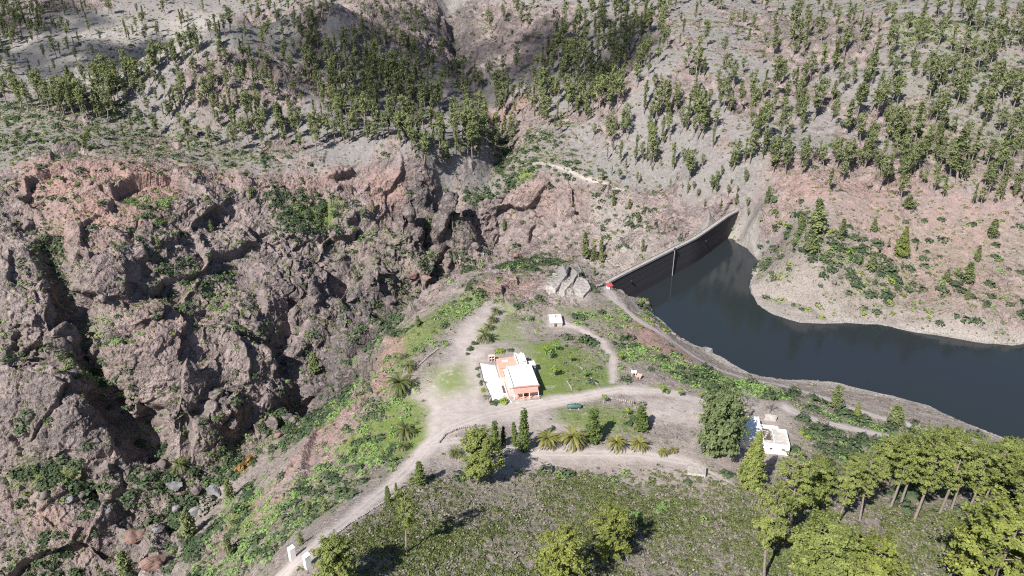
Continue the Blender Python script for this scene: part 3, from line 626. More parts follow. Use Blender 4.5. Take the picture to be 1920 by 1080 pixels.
PV = {  # variants: unit trees about 14 m tall, scaled when placed
 'broad': [pine_mesh(16, 4.3, .2, 'round', (1.9, 11, 15), .34, M['pine'], 8, .6, i, True) for i in range(3)],
 'yellow': [pine_mesh(18, 5.6, .15, 'round', (1.3, 8, 19), .36, M['pine_yellow'], 8, .5, 10+i, True) for i in range(2)],
 'tall': [pine_mesh(22, 4.1, .40, 'umbrella', (1.15, 6.5, 17), .33, M['pine'], 8, .7, 20+i, True) for i in range(4)],
 'cone': [pine_mesh(9, 1.15, .03, 'cone', (4, 8, 3), .42, M['cone'], 5, .1, 30+i) for i in range(3)],
 'wide_cone': [pine_mesh(12, 3.1, .04, 'cone', (3.4, 13, 9), .36, M['pine'], 7, .3, 35+i, True) for i in range(2)],
 'mid': [pine_mesh(12, 2.7, .12, 'cone', (1.8, 7, 4), .75, M['pine_far'], 4, .3, 40+i) for i in range(3)],
 'slope': [pine_mesh(15, 2.1+.35*(i % 3), (.28, .4, .5)[i % 3], ('slim', 'umbrella', 'round')[i % 3], (1.2, 6, 5), .6, M['pine_far'], 5, .8, 50+i) for i in range(14)],
}
VH = dict(broad=16, yellow=18, tall=22, cone=9, wide_cone=12, mid=12, slope=15)
def place_pine(loc, h, kind, wid=1.0, rz=None, name='pine_tree', sink=.25, vi=None):
    tm, cm = PV[kind][rng_t.integers(len(PV[kind])) if vi is None else vi]; s = h/VH[kind]
    o = empty(name, (loc.x, loc.y, loc.z-sink), rng_t.random()*6.283 if rz is None else rz, (s*wid, s*wid, s))
    o.rotation_euler[0] = rng_t.normal()*.035; o.rotation_euler[1] = rng_t.normal()*.035
    link('trunk', tm, o); link('crown', cm, o); return o
rng_t = np.random.default_rng(99)
PINES = []           # (px, py, height px, kind, width factor, label, group, name)
def P_(px, py, hp, kind, wid, label, group=None, name='pine_tree'): PINES.append((px, py, hp, kind, wid, label, group, name))
P_(893,908,98,'broad',1.1,'broad bright green pine beside the dirt track casting a large shadow on bare ground')
P_(982,845,77,'cone',1.0,'tallest slender conical tree in the row south of the farmhouse','conical trees','conical_tree')
P_(966,836,47,'cone',.9,'thin pale conical tree touching the tallest conical tree','conical trees','conical_tree')
P_(929,843,54,'cone',1.2,'dark conical tree behind the broad pine by the track','conical trees','conical_tree')
P_(944,834,34,'cone',1.1,'short conical tree between the broad pine and the tallest conical tree','conical trees','conical_tree')
P_(939,873,26,'cone',1.1,'tiny dark conical sapling standing alone on the lower track','conical trees','conical_tree')
P_(787,908,43,'cone',1.6,'bushy conical young tree at the edge of the entrance road','conical trees','conical_tree')
P_(728,942,30,'cone',1.3,'small thin conical sapling on the verge of the entrance road','conical trees','conical_tree')
P_(743,921,17,'cone',1.2,'tiny sapling on the road verge just above the thin conical sapling','conical trees','conical_tree')
P_(1112,827,60,'cone',1.7,'loose feathery conical tree between the yellow palms and the green tank','conical trees','conical_tree')
P_(1205,806,45,'cone',1.9,'dense dark green conical tree at the edge of the bare lot','conical trees','conical_tree')
P_(762,1036,112,'tall',.8,'tall airy pine standing in the scrub beside the entrance road')
P_(630,1110,95,'broad',1.15,'broad dark pine rising at the picture bottom beside the gate pillars')
P_(1052,1112,118,'yellow',.95,'bright yellow green pine at the bottom edge below the scrub slope')
P_(1147,1048,95,'yellow',1.0,'bright round pine in the scrub with a big shadow to its side')
P_(1405,912,106,'wide_cone',.86,'large conical pine in front of the ruined white house')
P_(1568,984,112,'tall',.95,'pine with a bent pale trunk at the left end of the tall grove','tall grove pines')
P_(1613,976,118,'tall',.95,'pine with a dark short trunk just above the pale boulder','tall grove pines')
for px, py, hp, lab in [(1668,950,128,'straight grey trunked pine, the left one of the close pair in the grove'),(1687,948,135,'leaning trunk pine, the right one of the close pair in the grove'),(1712,974,150,'tallest pine of the grove with a long brown bare trunk'),
    (1760,963,140,'pine with a thin bare trunk in deep shade near the grove centre'),(1782,956,128,'pine with a pale forked trunk in the grove'),(1812,964,125,'pine with dead lower twigs in the grove'),(1838,957,115,'pine with whitish broken twigs below its crown in the grove'),(1900,990,118,'pine with a slanting pale trunk at the grove edge near the frame')]:
    P_(px, py, hp, 'tall', .92, lab, 'tall grove pines')
for i, (px, py, hp) in enumerate([(1592,925,70),(1650,905,80),(1722,900,95),(1770,905,95),(1818,915,92),(1862,920,90),(1905,925,95),(1940,960,110),(1690,900,80),(1880,895,70)]):
    P_(px, py, hp, 'broad' if i % 2 else 'tall', 1.05, 'pine in the crowded back row of the grove', 'back row grove pines')
P_(1478,1012,150,'tall',1.1,'big ragged pine with a shaded trunk in front of the grove')
P_(1432,1085,165,'tall',.9,'pine at the scrub edge with a long drooping crown')
P_(1520,950,90,'broad',1.1,'dense pine crown between the conical pine and the tall grove')
P_(1530,1150,150,'broad',1.2,'wide pine crown cut by the bottom edge below the grove')
P_(1610,1140,130,'yellow',1.1,'yellow green pine crown beside the wide one at the bottom edge')
P_(1835,1120,165,'yellow',1.35,'large yellow green pine in the bottom corner')
P_(1930,1110,150,'yellow',1.1,'yellow green pine cut by the frame in the bottom corner')
P_(1562,766,44,'mid',1.2,'dark rounded pine on the shore road verge','shore road pines'); P_(1606,786,34,'wide_cone',.8,'small conical pine below the shore road','shore road pines'); P_(1672,798,40,'mid',1.5,'spreading pale pine between the two dirt roads','shore road pines')
for px, py, hp, k, w_, lab in [(1534,440,68,'mid',1.15,'tallest dense pine on the far bank by the dam'),(1524,474,38,'mid',1.4,'ragged bush-like pine at the foot of the tallest far bank pine'),(1577,451,42,'mid',1.,'slim pine just beyond the tallest far bank pine'),
    (1688,482,58,'wide_cone',.95,'symmetrical conical pine alone on the reddish far bank'),(1637,433,24,'mid',1.3,'small round pine on the pink scree above the conical one'),(1634,510,38,'mid',1.,'slender dark pine among the grey bushes of the far bank'),
    (1860,447,36,'mid',1.4,'round dark pine high on the reddish bank'),(1808,530,40,'mid',1.35,'wide dark pine with a smaller one beside it above the far shore'),(1773,528,24,'mid',1.2,'small pine touching the wide dark one above the far shore'),
    (1832,489,30,'mid',1.,'narrow pine above the wide dark one on the reddish bank'),(1812,562,24,'mid',1.,'little pine lowest on the reddish bank'),(1500,430,34,'mid',.9,'thin pine nearest the dam end on the far bank'),(1437,382,34,'mid',1.,'small pine just above the far end of the dam'),(1700,390,26,'mid',2.,'spreading pine at the foot of the wooded slope')]:
    P_(px, py, hp, k, w_, lab, 'pines on the far bank')
for px, py, hp, w_, lab in [(1099,487,52,.8,'tallest dark pine in the hollow below the dam'),(1126,470,28,.9,'small pine right of the tallest one below the dam'),(1112,490,27,1.3,'bushy pine at the foot of the tallest one below the dam'),(1131,492,24,1.2,'low pine beside the pale channel below the dam'),
    (1206,472,24,.8,'narrow pine on the bare rock face below the dam'),(1196,417,18,1.,'young pine in the pale gully above the dam'),(1150,386,24,.9,'small pine on the rim of the rock face'),(1180,392,20,.9,'small pine with a shadow on the rim next to the track'),(1092,517,14,1.,'sapling left of the pale channel'),(1115,517,16,1.,'sapling right of the pale channel'),
    (590,702,42,1.1,'pale feathery pine against the dark canyon cliff'),(470,372,26,1.,'slender young pine on the red plateau rim'),(668,527,22,1.,'young pine in the boulder field of the canyon'),(297,462,20,1.,'young pine on the overhanging rock of the canyon wall'),(398,434,22,1.,'young pine below the bright green shrubs of the canyon wall'),(455,597,18,1.,'young pine on the green ledge'),
    (805,432,30,1.,'slim pine at the foot of the dark stream cliff'),(945,432,22,1.,'young pine at the foot of the columned rock face'),(700,397,24,.9,'young pine on the ledge above the dark stream cliff'),(352,1005,50,1.2,'pine on the canyon floor near the grey slabs'),(433,936,42,.9,'slim pine beside the orange bush'),(432,1040,34,1.2,'pine on the slope left of the gate pillars'),
    (564,1022,24,1.1,'little dark pine right behind the gate pillars'),(236,1085,45,1.2,'pine cut by the bottom edge in the canyon'),(785,612,22,1.3,'round pine at the rim below the farm track'),(608,960,24,1.3,'small dark pine on the slope above the entrance road'),(578,960,20,1.3,'smallest dark pine on the slope above the entrance road')]:
    P_(px, py, hp, 'mid', w_, lab, 'scattered canyon pines')
for px, py, hp in [(20,248,30),(35,274,32),(115,218,28),(165,291,40),(237,288,24),(192,231,50),(230,258,28),(248,248,36),(298,254,42),(353,268,46),(397,274,40),(440,284,52),(468,268,46),(490,274,56),(507,289,26),(537,274,50),(567,284,36),(592,284,52),(280,215,34),(320,225,30),(340,240,30),(415,240,36),(520,240,40),(560,240,42),(450,200,36),(380,200,30)]:
    P_(px, py, hp, 'slope', 1.1, 'pine at the sunny foot of the rounded hill', 'pines at the foot of the rounded hill')
for px, py, hp in [(793,312,66),(827,312,50),(842,308,40),(925,288,48),(660,262,56),(690,268,44),(720,262,50),(640,250,40),(750,262,52),(860,270,60),(880,275,50),(960,280,40),(945,255,40),(812,250,50)]:
    P_(px, py, hp, 'slope', 1.2, 'pine in the wooded mouth of the ravine', 'pines at the mouth of the ravine')
for px, py, hp in [(1128,340,24),(1222,310,20),(1290,340,60),(1370,318,32),(1335,365,36),(1295,330,50),(1450,325,60),(1500,328,58),(1555,355,40),(1645,322,40),(1690,310,50),(1725,318,60),(1760,290,40),(1795,345,105),(1690,375,50),(1740,300,50),(1780,330,60),(1880,330,70),(1905,370,50),(1845,350,50),(1610,318,48),(1580,340,40)]:
    P_(px, py, hp, 'slope', 1.15, 'pine at the foot of the wooded lake slope', 'pines on the lower edge of the slope above the lake')
POLY = [
 ([(850,130),(1010,120),(1010,260),(940,290),(880,200)], 34, (30, 48), 'pine along the ravine bottom', 'pines along the ravine bottom', 9), ([(640,60),(850,110),(880,190),(700,150)], 60, (28, 44), 'pine on the slope under the gorge cliffs', 'pines under the gorge cliffs', 8),
 ([(1180,60),(1280,0),(1920,0),(2010,200),(1960,400),(1760,380),(1560,345),(1450,325),(1290,335),(1130,315),(1100,260)], 470, (32, 62), 'pine on the wooded slope above the lake', 'pines on the slope above the lake', 8),
 ([(1000,130),(1100,0),(1290,0),(1180,180),(1060,260),(1010,230)], 190, (36, 58), 'pine on the shaded slope beside the ravine', 'pines on the shaded side of the ravine', 6),
 ([(560,60),(700,120),(850,200),(940,280),(900,300),(780,290),(640,270),(600,200)], 170, (34, 54), 'pine on the shaded flank between hill and ravine', 'pines on the hill flank facing the ravine', 8),
 ([(280,130),(440,75),(560,60),(640,270),(600,280),(460,275),(300,240),(250,180)], 130, (30, 48), 'pine scattered over the rounded hill', 'pines on the rounded hill', 9),
 ([(-20,200),(160,160),(300,110),(440,50),(430,72),(300,140),(240,190),(220,230),(60,215)], 120, (34, 54), 'dark pine in the shaded gully behind the rounded hill', 'pines in the shaded gully', 6),
 ([(-60,20),(200,-10),(440,-10),(420,30),(200,110),(-60,190)], 130, (22, 36), 'pine on the pale far slope', 'pines on the far slope', 6),
 ([(-60,0),(100,0),(80,60),(-60,130)], 130, (26, 38), 'pine in the dark wood at the far corner', 'pines in the dark far wood', 5),
 ([(440,0),(640,0),(600,60),(480,50)], 50, (26, 40), 'pine on the skyline ridge behind the rounded hill', 'pines on the back ridge', 8),
 ([(640,0),(840,0),(800,110),(700,110)], 40, (28, 40), 'pine above the dark gorge cliffs', 'pines above the gorge', 9), ([(900,0),(1010,0),(1000,60),(930,120)], 14, (28, 40), 'pine above the dark gorge cliffs', 'pines above the gorge', 9),
 ([(-40,230),(400,280),(380,300),(-40,300)], 8, (18, 30), 'small pine on the grassy shelf', 'pines on the grassy shelf', 20), ([(1130,300),(1400,335),(1420,420),(1150,340)], 30, (16, 28), 'young pine along the old track', 'young pines along the old track', 16),
 ([(1420,350),(1900,400),(1900,560),(1500,500)], 8, (16, 26), 'young pine on the reddish bank', 'young pines on the reddish bank', 30)]
def inpoly(px, py, pl): return bool(inside(np.array([px]), np.array([py]), np.array(pl, float))[0])
cand = []
for pl, n, (h0, h1), lab, grp, md in POLY:
    xs = [p[0] for p in pl]; ys = [p[1] for p in pl]; got = []; tries = 0
    while len(got) < n and tries < n*40:
        tries += 1; px = rng_t.uniform(min(xs), max(xs)); py = rng_t.uniform(min(ys), max(ys))
        if not inpoly(px, py, pl): continue
        if any((px-a)**2+((py-b)*1.3)**2 < md*md for a, b in got): continue
        if fbm(np.array([px]), np.array([py]), 90, 2, 5)[0] < -.8+.45*rng_t.random(): continue
        got.append((px, py)); hp = rng_t.uniform(h0, h1)*rng_t.choice([.6, .8, 1, 1, 1.1, 1.2]); cand.append((px, py, hp*(.75+.5*min(1, max(0, py/300))) if py < 300 else hp, 'slope', rng_t.uniform(.75, 1.12), lab, grp, 'pine_tree'))
cand.sort(key=lambda c_: -c_[2])
n_ind = max(0, 296-len(PINES)); indiv = PINES+cand[:n_ind]; rest = cand[n_ind:]
DONE = []
for px, py, hp, kd, w_, lab, grp, nm in indiv:
    r_ = cast(px, min(py, 1075)) if py <= 1075 else None
    if r_ is None:
        x_, y_ = hit(px, py); loc = Vector((x_, y_, ground_at(x_, y_)))
    else: loc = r_[0]
    DONE.append((loc, h_from_px(loc, hp), kd, w_, lab, grp, nm))
REST = []
for px, py, hp, kd, w_, lab, grp, nm in rest:
    r_ = cast(px, py) if py > 1 else None
    if r_ is None:
        x_, y_ = hit(px, py); loc = Vector((x_, y_, ground_at(x_, y_)))
    else: loc = r_[0]
    REST.append((loc, h_from_px(loc, hp)))
cnt = {}
for d in DONE: cnt.setdefault(d[4], []).append(d)
for loc, h, kd, w_, lab, grp, nm in DONE:
    vi = int(rng_t.integers(len(PV[kd])))
    if len(cnt[lab]) > 4:
        hs = sorted(d[1] for d in cnt[lab]); xs = sorted(d[0].x for d in cnt[lab]); n_ = len(hs); shp = ('slim column-like', 'flat-topped', 'round-headed')[vi % 3] if kd == 'slope' else 'dense-crowned'
        sz = 'small' if h < hs[n_//3] else 'tall' if h > hs[2*n_//3] else 'medium'; pos_ = 'left part' if loc.x < xs[n_//3] else 'right part' if loc.x > xs[2*n_//3] else 'middle part'
        lab = f'{sz} {shp} {lab}, {pos_}'
    tag(place_pine(loc, h, kd, w_, name=nm, vi=vi), lab, 'pine' if nm == 'pine_tree' else 'conifer', grp or 'lone pines')
# the remaining distant pines: one mass
def grab(me):
    v = np.empty(len(me.vertices)*3, np.float32); me.vertices.foreach_get('co', v); q = np.empty(len(me.polygons)*4, np.int32); me.loops.foreach_get('vertex_index', q)
    a = me.attributes.get('tint'); t_ = np.full(len(me.vertices), .3, np.float32)
    if a: a.data.foreach_get('value', t_)
    return v.reshape(-1, 3), q.reshape(-1, 4), t_
def scatter_mesh(name, srcs, locs, hs, rz, wid, mats, srcidx, tint_shift=None):
    """srcs: list of (verts, quads, tint, matindex array)"""
    VV, QQ, TT, MM = [], [], [], []; off = 0
    for k, s_ in enumerate(srcs):
        sel = np.where(srcidx == k)[0]
        if not len(sel): continue
        v, q, ti, mi = s_; c_, s2 = np.cos(rz[sel])[:, None], np.sin(rz[sel])[:, None]; h = hs[sel][:, None]; w = (hs[sel]*wid[sel])[:, None]
        x = (v[None, :, 0]*c_-v[None, :, 1]*s2)*w+locs[sel, 0:1]; y = (v[None, :, 0]*s2+v[None, :, 1]*c_)*w+locs[sel, 1:2]; z = v[None, :, 2]*h+locs[sel, 2:3]
        VV.append(np.stack([x, y, z], -1).reshape(-1, 3)); n = len(v)
        QQ.append((q[None]+(np.arange(len(sel))*n)[:, None, None]).reshape(-1, 4)+off); off += n*len(sel)
        sh = tint_shift[sel][:, None] if tint_shift is not None else 0
        TT.append(np.clip(ti[None]+sh+np.zeros((len(sel), 1)), 0, 1).ravel()); MM.append(np.tile(mi, len(sel)))
    me = quad_mesh(name, np.concatenate(VV), np.concatenate(QQ)); fattr(me, 'tint', np.concatenate(TT))
    for m in mats: me.materials.append(m)
    me.polygons.foreach_set('material_index', np.concatenate(MM).astype(np.int32)); me.update(); return me
srcs = []
for tm, cm in PV['slope']:
    v1, q1, t1 = grab(tm); v2, q2, t2 = grab(cm)
    srcs.append((np.r_[v1, v2]/15.0, np.r_[q1, q2+len(v1)], np.r_[t1, t2], np.r_[np.ones(len(q1)), np.zeros(len(q2))].astype(int)))
LO = np.array([(l.x, l.y, l.z-.2) for l, h in REST]); HS = np.array([h for l, h in REST]); n = len(REST)
fo = link('pine_forest', scatter_mesh('pine_forest', srcs, LO, HS, rng_t.random(n)*6.28, rng_t.uniform(.75, 1.12, n), [M['pine_far'], M['bark']], rng_t.integers(0, len(srcs), n), rng_t.normal(size=n)*.15))
tag(fo, 'more distant pines spread over the upper slopes as one wood', 'pine forest', kind='stuff')
print('pines', len(DONE), len(REST))
# ------------------------------------------------------------------ shrubs: thousands of low plants scattered by world-space density
def bush_src(nq, R_, Hh, leaf, shell=.75, seed=0, asp=.7, upb=.3):
    global rng
    rng = np.random.default_rng(500+seed); d = rnd_dirs(nq, .25); d[:, 2] = np.abs(d[:, 2]); rr = shell+(1-shell)*rng.random(nq)
    lump = 1+.22*np.sin(d[:, 0]*5+seed)+.18*np.cos(d[:, 1]*6+seed*2)
    P = d*np.array([R_, R_, Hh])*(rr*lump)[:, None]; nn = d+rng.normal(size=(nq, 3))*.35+np.array([0, 0, upb]); nn /= np.linalg.norm(nn, axis=1, keepdims=True)
    q = leaf_quads(P, nn, leaf*(.7+.6*rng.random(nq)), asp).reshape(-1, 3)
    return q, np.arange(len(q), dtype=np.int32).reshape(-1, 4), np.repeat(np.clip(rng.random(nq)*.7+.15*d[:, 2], 0, 1), 4).astype(np.float32), np.zeros(nq, int)
LOGN = []
area = (np.gradient(sv)[None, :]*hw(Y_))*np.gradient(Y_, axis=0)
flatv = (VN[:, 2].reshape(NY, NXX)); Zt = VP[:, 2].reshape(NY, NXX); land = (~lk) & ((Zt > WATER_Z+.4) | (X_ < 22) | (downstream & (X_ < 120)))
pu_, pv_ = project(VP[:, 0], VP[:, 1], VP[:, 2]); inview = ((np.abs(pu_-960) < 1120) & (pv_ > -60) & (pv_ < 1160)).reshape(NY, NXX)
patch = fbm(X_, Y_, 26, 4, 77); patch2 = fbm(X_, Y_, 7, 3, 91)
def scatter(dens, rs, maxn=120000):
    w = np.clip(dens, 0, None)*area*inview*land; tot = w.sum(); n = int(min(tot, maxn)); LOGN.append((tot, n)); cs = np.cumsum(w.ravel()); i = np.searchsorted(cs, rs.random(n)*cs[-1]); i = np.minimum(i, len(cs)-1)
    p = VP[i].copy(); p[:, :2] += rs.normal(size=(n, 2))*.1; return p
rs = np.random.default_rng(31)
offroad = np.clip(1-road*1.6-bare*.8-pads*1.2, 0, 1); stand = np.clip((flatv-.42+.40*(green > .5)*(X_ < 40)*(Y_ > 150))/.3, 0, 1)
near = (Y_ < 165) & (Y_*.9+X_*.2 < 190)
fg = region(wx2, wy2, [(560,1150),(680,985),(790,905),(1000,895),(1330,892),(1480,925),(1700,960),(1920,990),(2100,1300),(500,1300)], 5)
fgd = fg*offroad
D = {}
bnk = region(wx2, wy2, [(1200,655),(1320,700),(1400,735),(1560,765),(1700,795),(1900,880),(1900,960),(1700,880),(1500,870),(1495,790),(1400,755),(1300,722)], 4)+.8*region(wx2, wy2, [(1460,728),(1700,790),(1850,830),(1850,845),(1700,805),(1460,740)], 3)
fbk = region(wx2, wy2, [(1385,395),(1500,385),(1560,430),(1700,500),(1690,560),(1560,545),(1450,490),(1400,440)], 6)+.5*region(wx2, wy2, [(1120,340),(1330,400),(1250,440),(1150,480),(1100,420)], 6)
D['low_scrub'] = (fgd*1.7*(.65+3.0*np.clip(patch2+.25, 0, 1))*np.clip(1.1+patch*2.2, .1, 1.6)+ green*offroad*stand*(1-fg)*.38*np.clip(patch+.7, 0, 1.4)+.07*rock*(X_ < 40)*stand*np.clip(patch2+.4, 0, 1)+.06*offroad*stand*(1-fg)*(Y_ < 440)*np.clip(patch2+.5, 0, 1), [bush_src(26, .5, .55, .34, .6, 1), bush_src(26, .55, .45, .36, .6, 2)], 'scrub', (.48, 1.1), 'low olive scrub covering the slopes')
D['grey_scrub'] = (fgd*.35+bnk*.5*offroad+fbk*.3*stand+green*offroad*stand*.16+(.05)*offroad*stand*(Y_ < 620)*np.clip(patch2+.5, 0, 1), [bush_src(22, .5, .4, .32, .5, 3), bush_src(22, .45, .5, .3, .5, 4)], 'grey', (.6, 1.3), 'grey dry scrub between the green bushes')
tb = np.zeros(X_.shape)
for pix, soft, a in [([(1180,640),(1300,690),(1420,722),(1500,760),(1470,790),(1380,745),(1240,700),(1170,665)], 4, .22), ([(1120,560),(1180,600),(1160,640),(1070,610)], 4, .10), ([(240,360),(330,360),(330,420),(250,415)], 4, .14), ([(640,700),(760,740),(790,830),(700,900),(560,1000),(440,1080),(470,1000),(600,830)], 6, .035),
    ([(360,500),(480,520),(470,600),(380,560)], 6, .05), ([(860,540),(940,530),(860,640),(760,700)], 4, .04), ([(1330,890),(1080,880),(1160,930),(1330,960)], 6, .05), ([(640,400),(700,420),(690,480),(640,440)], 5, .07), ([(1100,640),(1170,690),(1100,640)], 4, .02), ([(0,620),(230,660),(300,820),(0,690)], 6, .03), ([(1560,780),(1900,850),(1900,880),(1600,820)], 5, .08), ([(400,900),(620,900),(640,940),(480,1080),(400,1080)], 6, .06), ([(940,310),(1010,310),(1000,330)], 3, .10)]:
    tb = np.maximum(tb, a*region(wx2, wy2, pix, soft))
D['spurge_shrubs'] = ((tb*2.2*np.clip(.75+patch2*2.2, .1, 1.6)+.006*rock*(X_ < 40)+.055*green*(1-fg)*(Y_ < 420)*np.clip(patch2+.5,0,1))*offroad*stand, [bush_src(44, .95, .9, .42, .9, 5), bush_src(44, 1.0, .8, .45, .9, 6)], 'tabaiba', (.65, 1.35), 'round pale green spurge shrubs in masses')
lm = np.zeros(X_.shape)
for pix, soft, a in [([(1390,400),(1500,390),(1560,440),(1700,520),(1690,570),(1560,560),(1430,470),(1400,480)], 6, .035), ([(1430,510),(1600,560),(1640,600),(1480,600),(1420,560)], 5, .022), ([(1180,545),(1215,560),(1240,620),(1210,620)], 3, .12), ([(1560,520),(1900,640),(1900,650),(1500,600)], 4, .008), ([(430,480),(480,540),(440,560)], 4, .03), ([(1700,20),(1790,60),(1760,90),(1700,60)], 6, .03), ([(1690,90),(1720,150),(1680,130)], 6, .02), ([(1750,800),(1860,830),(1890,860),(1800,840)], 3, .10)]:
    lm = np.maximum(lm, a*region(wx2, wy2, pix, soft))
D['lime_shrubs'] = (lm*offroad*stand, [bush_src(44, 1.2, .9, .5, .85, 7), bush_src(44, 1.5, .8, .55, .85, 8)], 'lime', (.6, 1.4), 'yellow green shrubs along the shore and banks')
can = (X_ < -5+.0*Y_) & (Zt < -32) | (X_ < 40) & (Zt < 0) & (Y_ > 300)
D['dark_bushes'] = (green*(1-fg)*offroad*stand*np.where(can, .42, .085)*np.clip(patch+.6, 0, 1.3)*(Y_ < 520)+.014*rock*stand+offroad*stand*(bnk*.16*np.clip(patch2+.7, 0, 1.3)+fbk*.10*np.clip(patch2+.6, 0, 1.3)), [bush_src(56, 1.25, 1.15, .62, .7, 9), bush_src(56, 1.5, 1.0, .66, .7, 10)], 'bush', (.55, 1.6), 'dark green bushes filling gullies and ledges')
D['slope_tufts'] = ((Y_ > 290)*stand*(1-rock)*(.09+.34*green)*np.clip(patch+.55, .05, 1.2)*(~lk)+.10*rock*stand*(Y_ > 170), [bush_src(12, .7, .5, .55, .6, 11), bush_src(12, .6, .6, .5, .6, 12)], 'scrub', (.6, 1.6), 'small tufts dotted over the far slopes')
STUFF = {}
for nm, (dens, sr, mt, (s0, s1), lab) in D.items():
    p = scatter(dens, rs); n = len(p); sc_ = rs.uniform(s0, s1, n)*np.where(rs.random(n) < .15, 1.3, 1)
    STUFF[nm] = (p, sc_, sr, mt, lab)
    print(nm, n)
# the largest-looking spurge, lime and dark shrubs become single objects; the rest stay masses
lbl = {'spurge_shrubs': ('spurge_shrub', 'pale green spurge', 'shrub'), 'lime_shrubs': ('lime_shrub', 'yellow green rounded shrub', 'shrub'), 'dark_bushes': ('dark_bush', 'dark green leafy bush', 'bush')}
SHRUB_ZONES = [('on the bank below the shore road', lambda x, y, z: x > 40 and z > -16 and y < 262), ('on the far bank of the lake', lambda x, y, z: x > 95 and y >= 240), ('beside the farm and its tracks', lambda x, y, z: z > -6 and x > -45 and y > 125),
    ('among the scrub near the camera', lambda x, y, z: y <= 130 and z > -12), ('down in the canyon', lambda x, y, z: z < -35), ('on the upper hills', lambda x, y, z: y > 330), ('on the steep canyon side', lambda x, y, z: True)]
MARKS = [(1042,603,'the pump house'),(1143,538,'the red hut'),(1260,470,'the dam'),(975,705,'the farmhouse'),(560,1050,'the gate pillars'),(337,870,'the canyon palm'),(460,870,'the orange bushes'),(1190,702,'the white board'),(1440,810,'the old white house'),(1076,765,'the green tank'),(1305,885,'the concrete tank'),(1100,830,'the yellow palms'),
 (1750,900,'the tall grove'),(755,720,'the rim palms'),(860,805,'the curved wall'),(1065,525,'the pale slabs'),(900,290,'the ravine mouth'),(1688,460,'the conical far pine'),(190,340,'the red rim'),(150,780,'the great outcrop'),(850,390,'the stream cliff'),(1147,1000,'the round pine'),(680,970,'the entrance road'),(1330,655,'the whitish rock'),(1560,745,'the shore pines'),(290,1040,'the reddish boulders'),(620,800,'the dark cliff foot'),(60,980,'the lower corner'),(590,400,'the green ledge'),(1160,650,'the garden path'),(130,560,'the side gully')]
for nm, (p, sc_, sr, mt, lab) in STUFF.items():
    keep = np.ones(len(p), bool); k_ = rs.integers(0, len(sr), len(p)); rz = rs.random(len(p))*6.28; wd = rs.uniform(.9, 1.25, len(p))
    if nm in lbl:
        dep = p[:, 1]*cp-(p[:, 2]-CAMZ)*sp; u_ = 960+FPX*p[:, 0]/dep; v_ = 540-FPX*(p[:, 1]*sp+(p[:, 2]-CAMZ)*cp)/dep
        score = sc_/dep*((u_ > 5) & (u_ < 1915) & (v_ > 5) & (v_ < 1075)); order = np.argsort(-score)[:150]; keep[order] = False
        oname, olab, ocat = lbl[nm]; ms = []
        for s_ in sr:
            me = quad_mesh(oname, s_[0], s_[1]); fattr(me, 'tint', s_[2]); me.materials.append(M[mt]); ms.append(me)
        for i in order:
            o = link(oname, ms[k_[i]]); o.location = p[i]-np.array([0, 0, .1]); o.rotation_euler = (0, 0, rz[i]); o.scale = (sc_[i]*wd[i], sc_[i]*wd[i], sc_[i])
            zn = next(z_ for z_, f_ in SHRUB_ZONES if f_(*p[i])); lm = min(MARKS, key=lambda m_: (u_[i]-m_[0])**2+(v_[i]-m_[1])**2)[2]; l1 = f'{"big" if sc_[i] > s1*1.02 else "small" if sc_[i] < s1*.85 else "medium"} {olab} {zn}, near {lm}'
            tag(o, l1 if len(l1.split()) <= 16 else f'{olab} {zn}, near {lm}', ocat, f'{nm.replace("_", " ")} {zn}')
    if keep.sum() < 5: continue
    me = scatter_mesh(nm, sr, p[keep]-np.array([0, 0, .08]), sc_[keep], rz[keep], wd[keep], [M[mt]], k_[keep], rs.normal(size=keep.sum())*.18)
    tag(link(nm, me), lab, 'shrubs', kind='stuff')
# ================================================================== built things
def vmat(name, c1, c2, scale=.6, rough=.85, b=.2): return vary(name, c1, c2, scale, rough, b)
M['white'] = vmat('white_paint', (.80, .79, .77), (.68, .66, .64), 1.2); M['roofwhite'] = vmat('roof_white', (.78, .80, .83), (.70, .72, .75), .5)
M['terra'] = vmat('terracotta', (.62, .36, .28), (.52, .29, .22), .9); M['salmon'] = vmat('salmon_paint', (.60, .30, .25), (.50, .24, .20), 1.5)
M['pinkwall'] = vmat('pink_wall', (.70, .55, .50), (.60, .46, .42), 1.5); M['concrete'] = vmat('concrete', (.52, .49, .45), (.36, .34, .31), 1.0); M['patio'] = vmat('patio_concrete', (.66, .63, .61), (.52, .49, .47), .5)
M['dark'] = vmat('dark_opening', (.03, .028, .028), (.05, .045, .04), 1); M['glass'] = vmat('window_glass', (.06, .07, .08), (.04, .05, .06), 1, .15, 0)
M['green_metal'] = vmat('green_tank_paint', (.055, .115, .105), (.085, .15, .135), 2, .5); M['red_metal'] = vmat('red_sheet', (.50, .07, .075), (.40, .06, .06), 2, .6)
M['wood'] = vmat('old_timber', (.16, .11, .08), (.09, .065, .05), 3); M['stone'] = vmat('pale_stone', (.37, .335, .305), (.24, .215, .20), 1.6, .95, .5); M['orange'] = M['orange']
M['boulder'] = vmat('boulder_rock', (.235, .19, .178), (.115, .10, .098), .5, .95, .6); M['boulder_grey'] = vmat('grey_rock', (.26, .255, .26), (.17, .165, .17), .4, .95, .6); M['boulder_red'] = vmat('red_rock', (.30, .185, .15), (.17, .12, .105), .5, .95, .6)
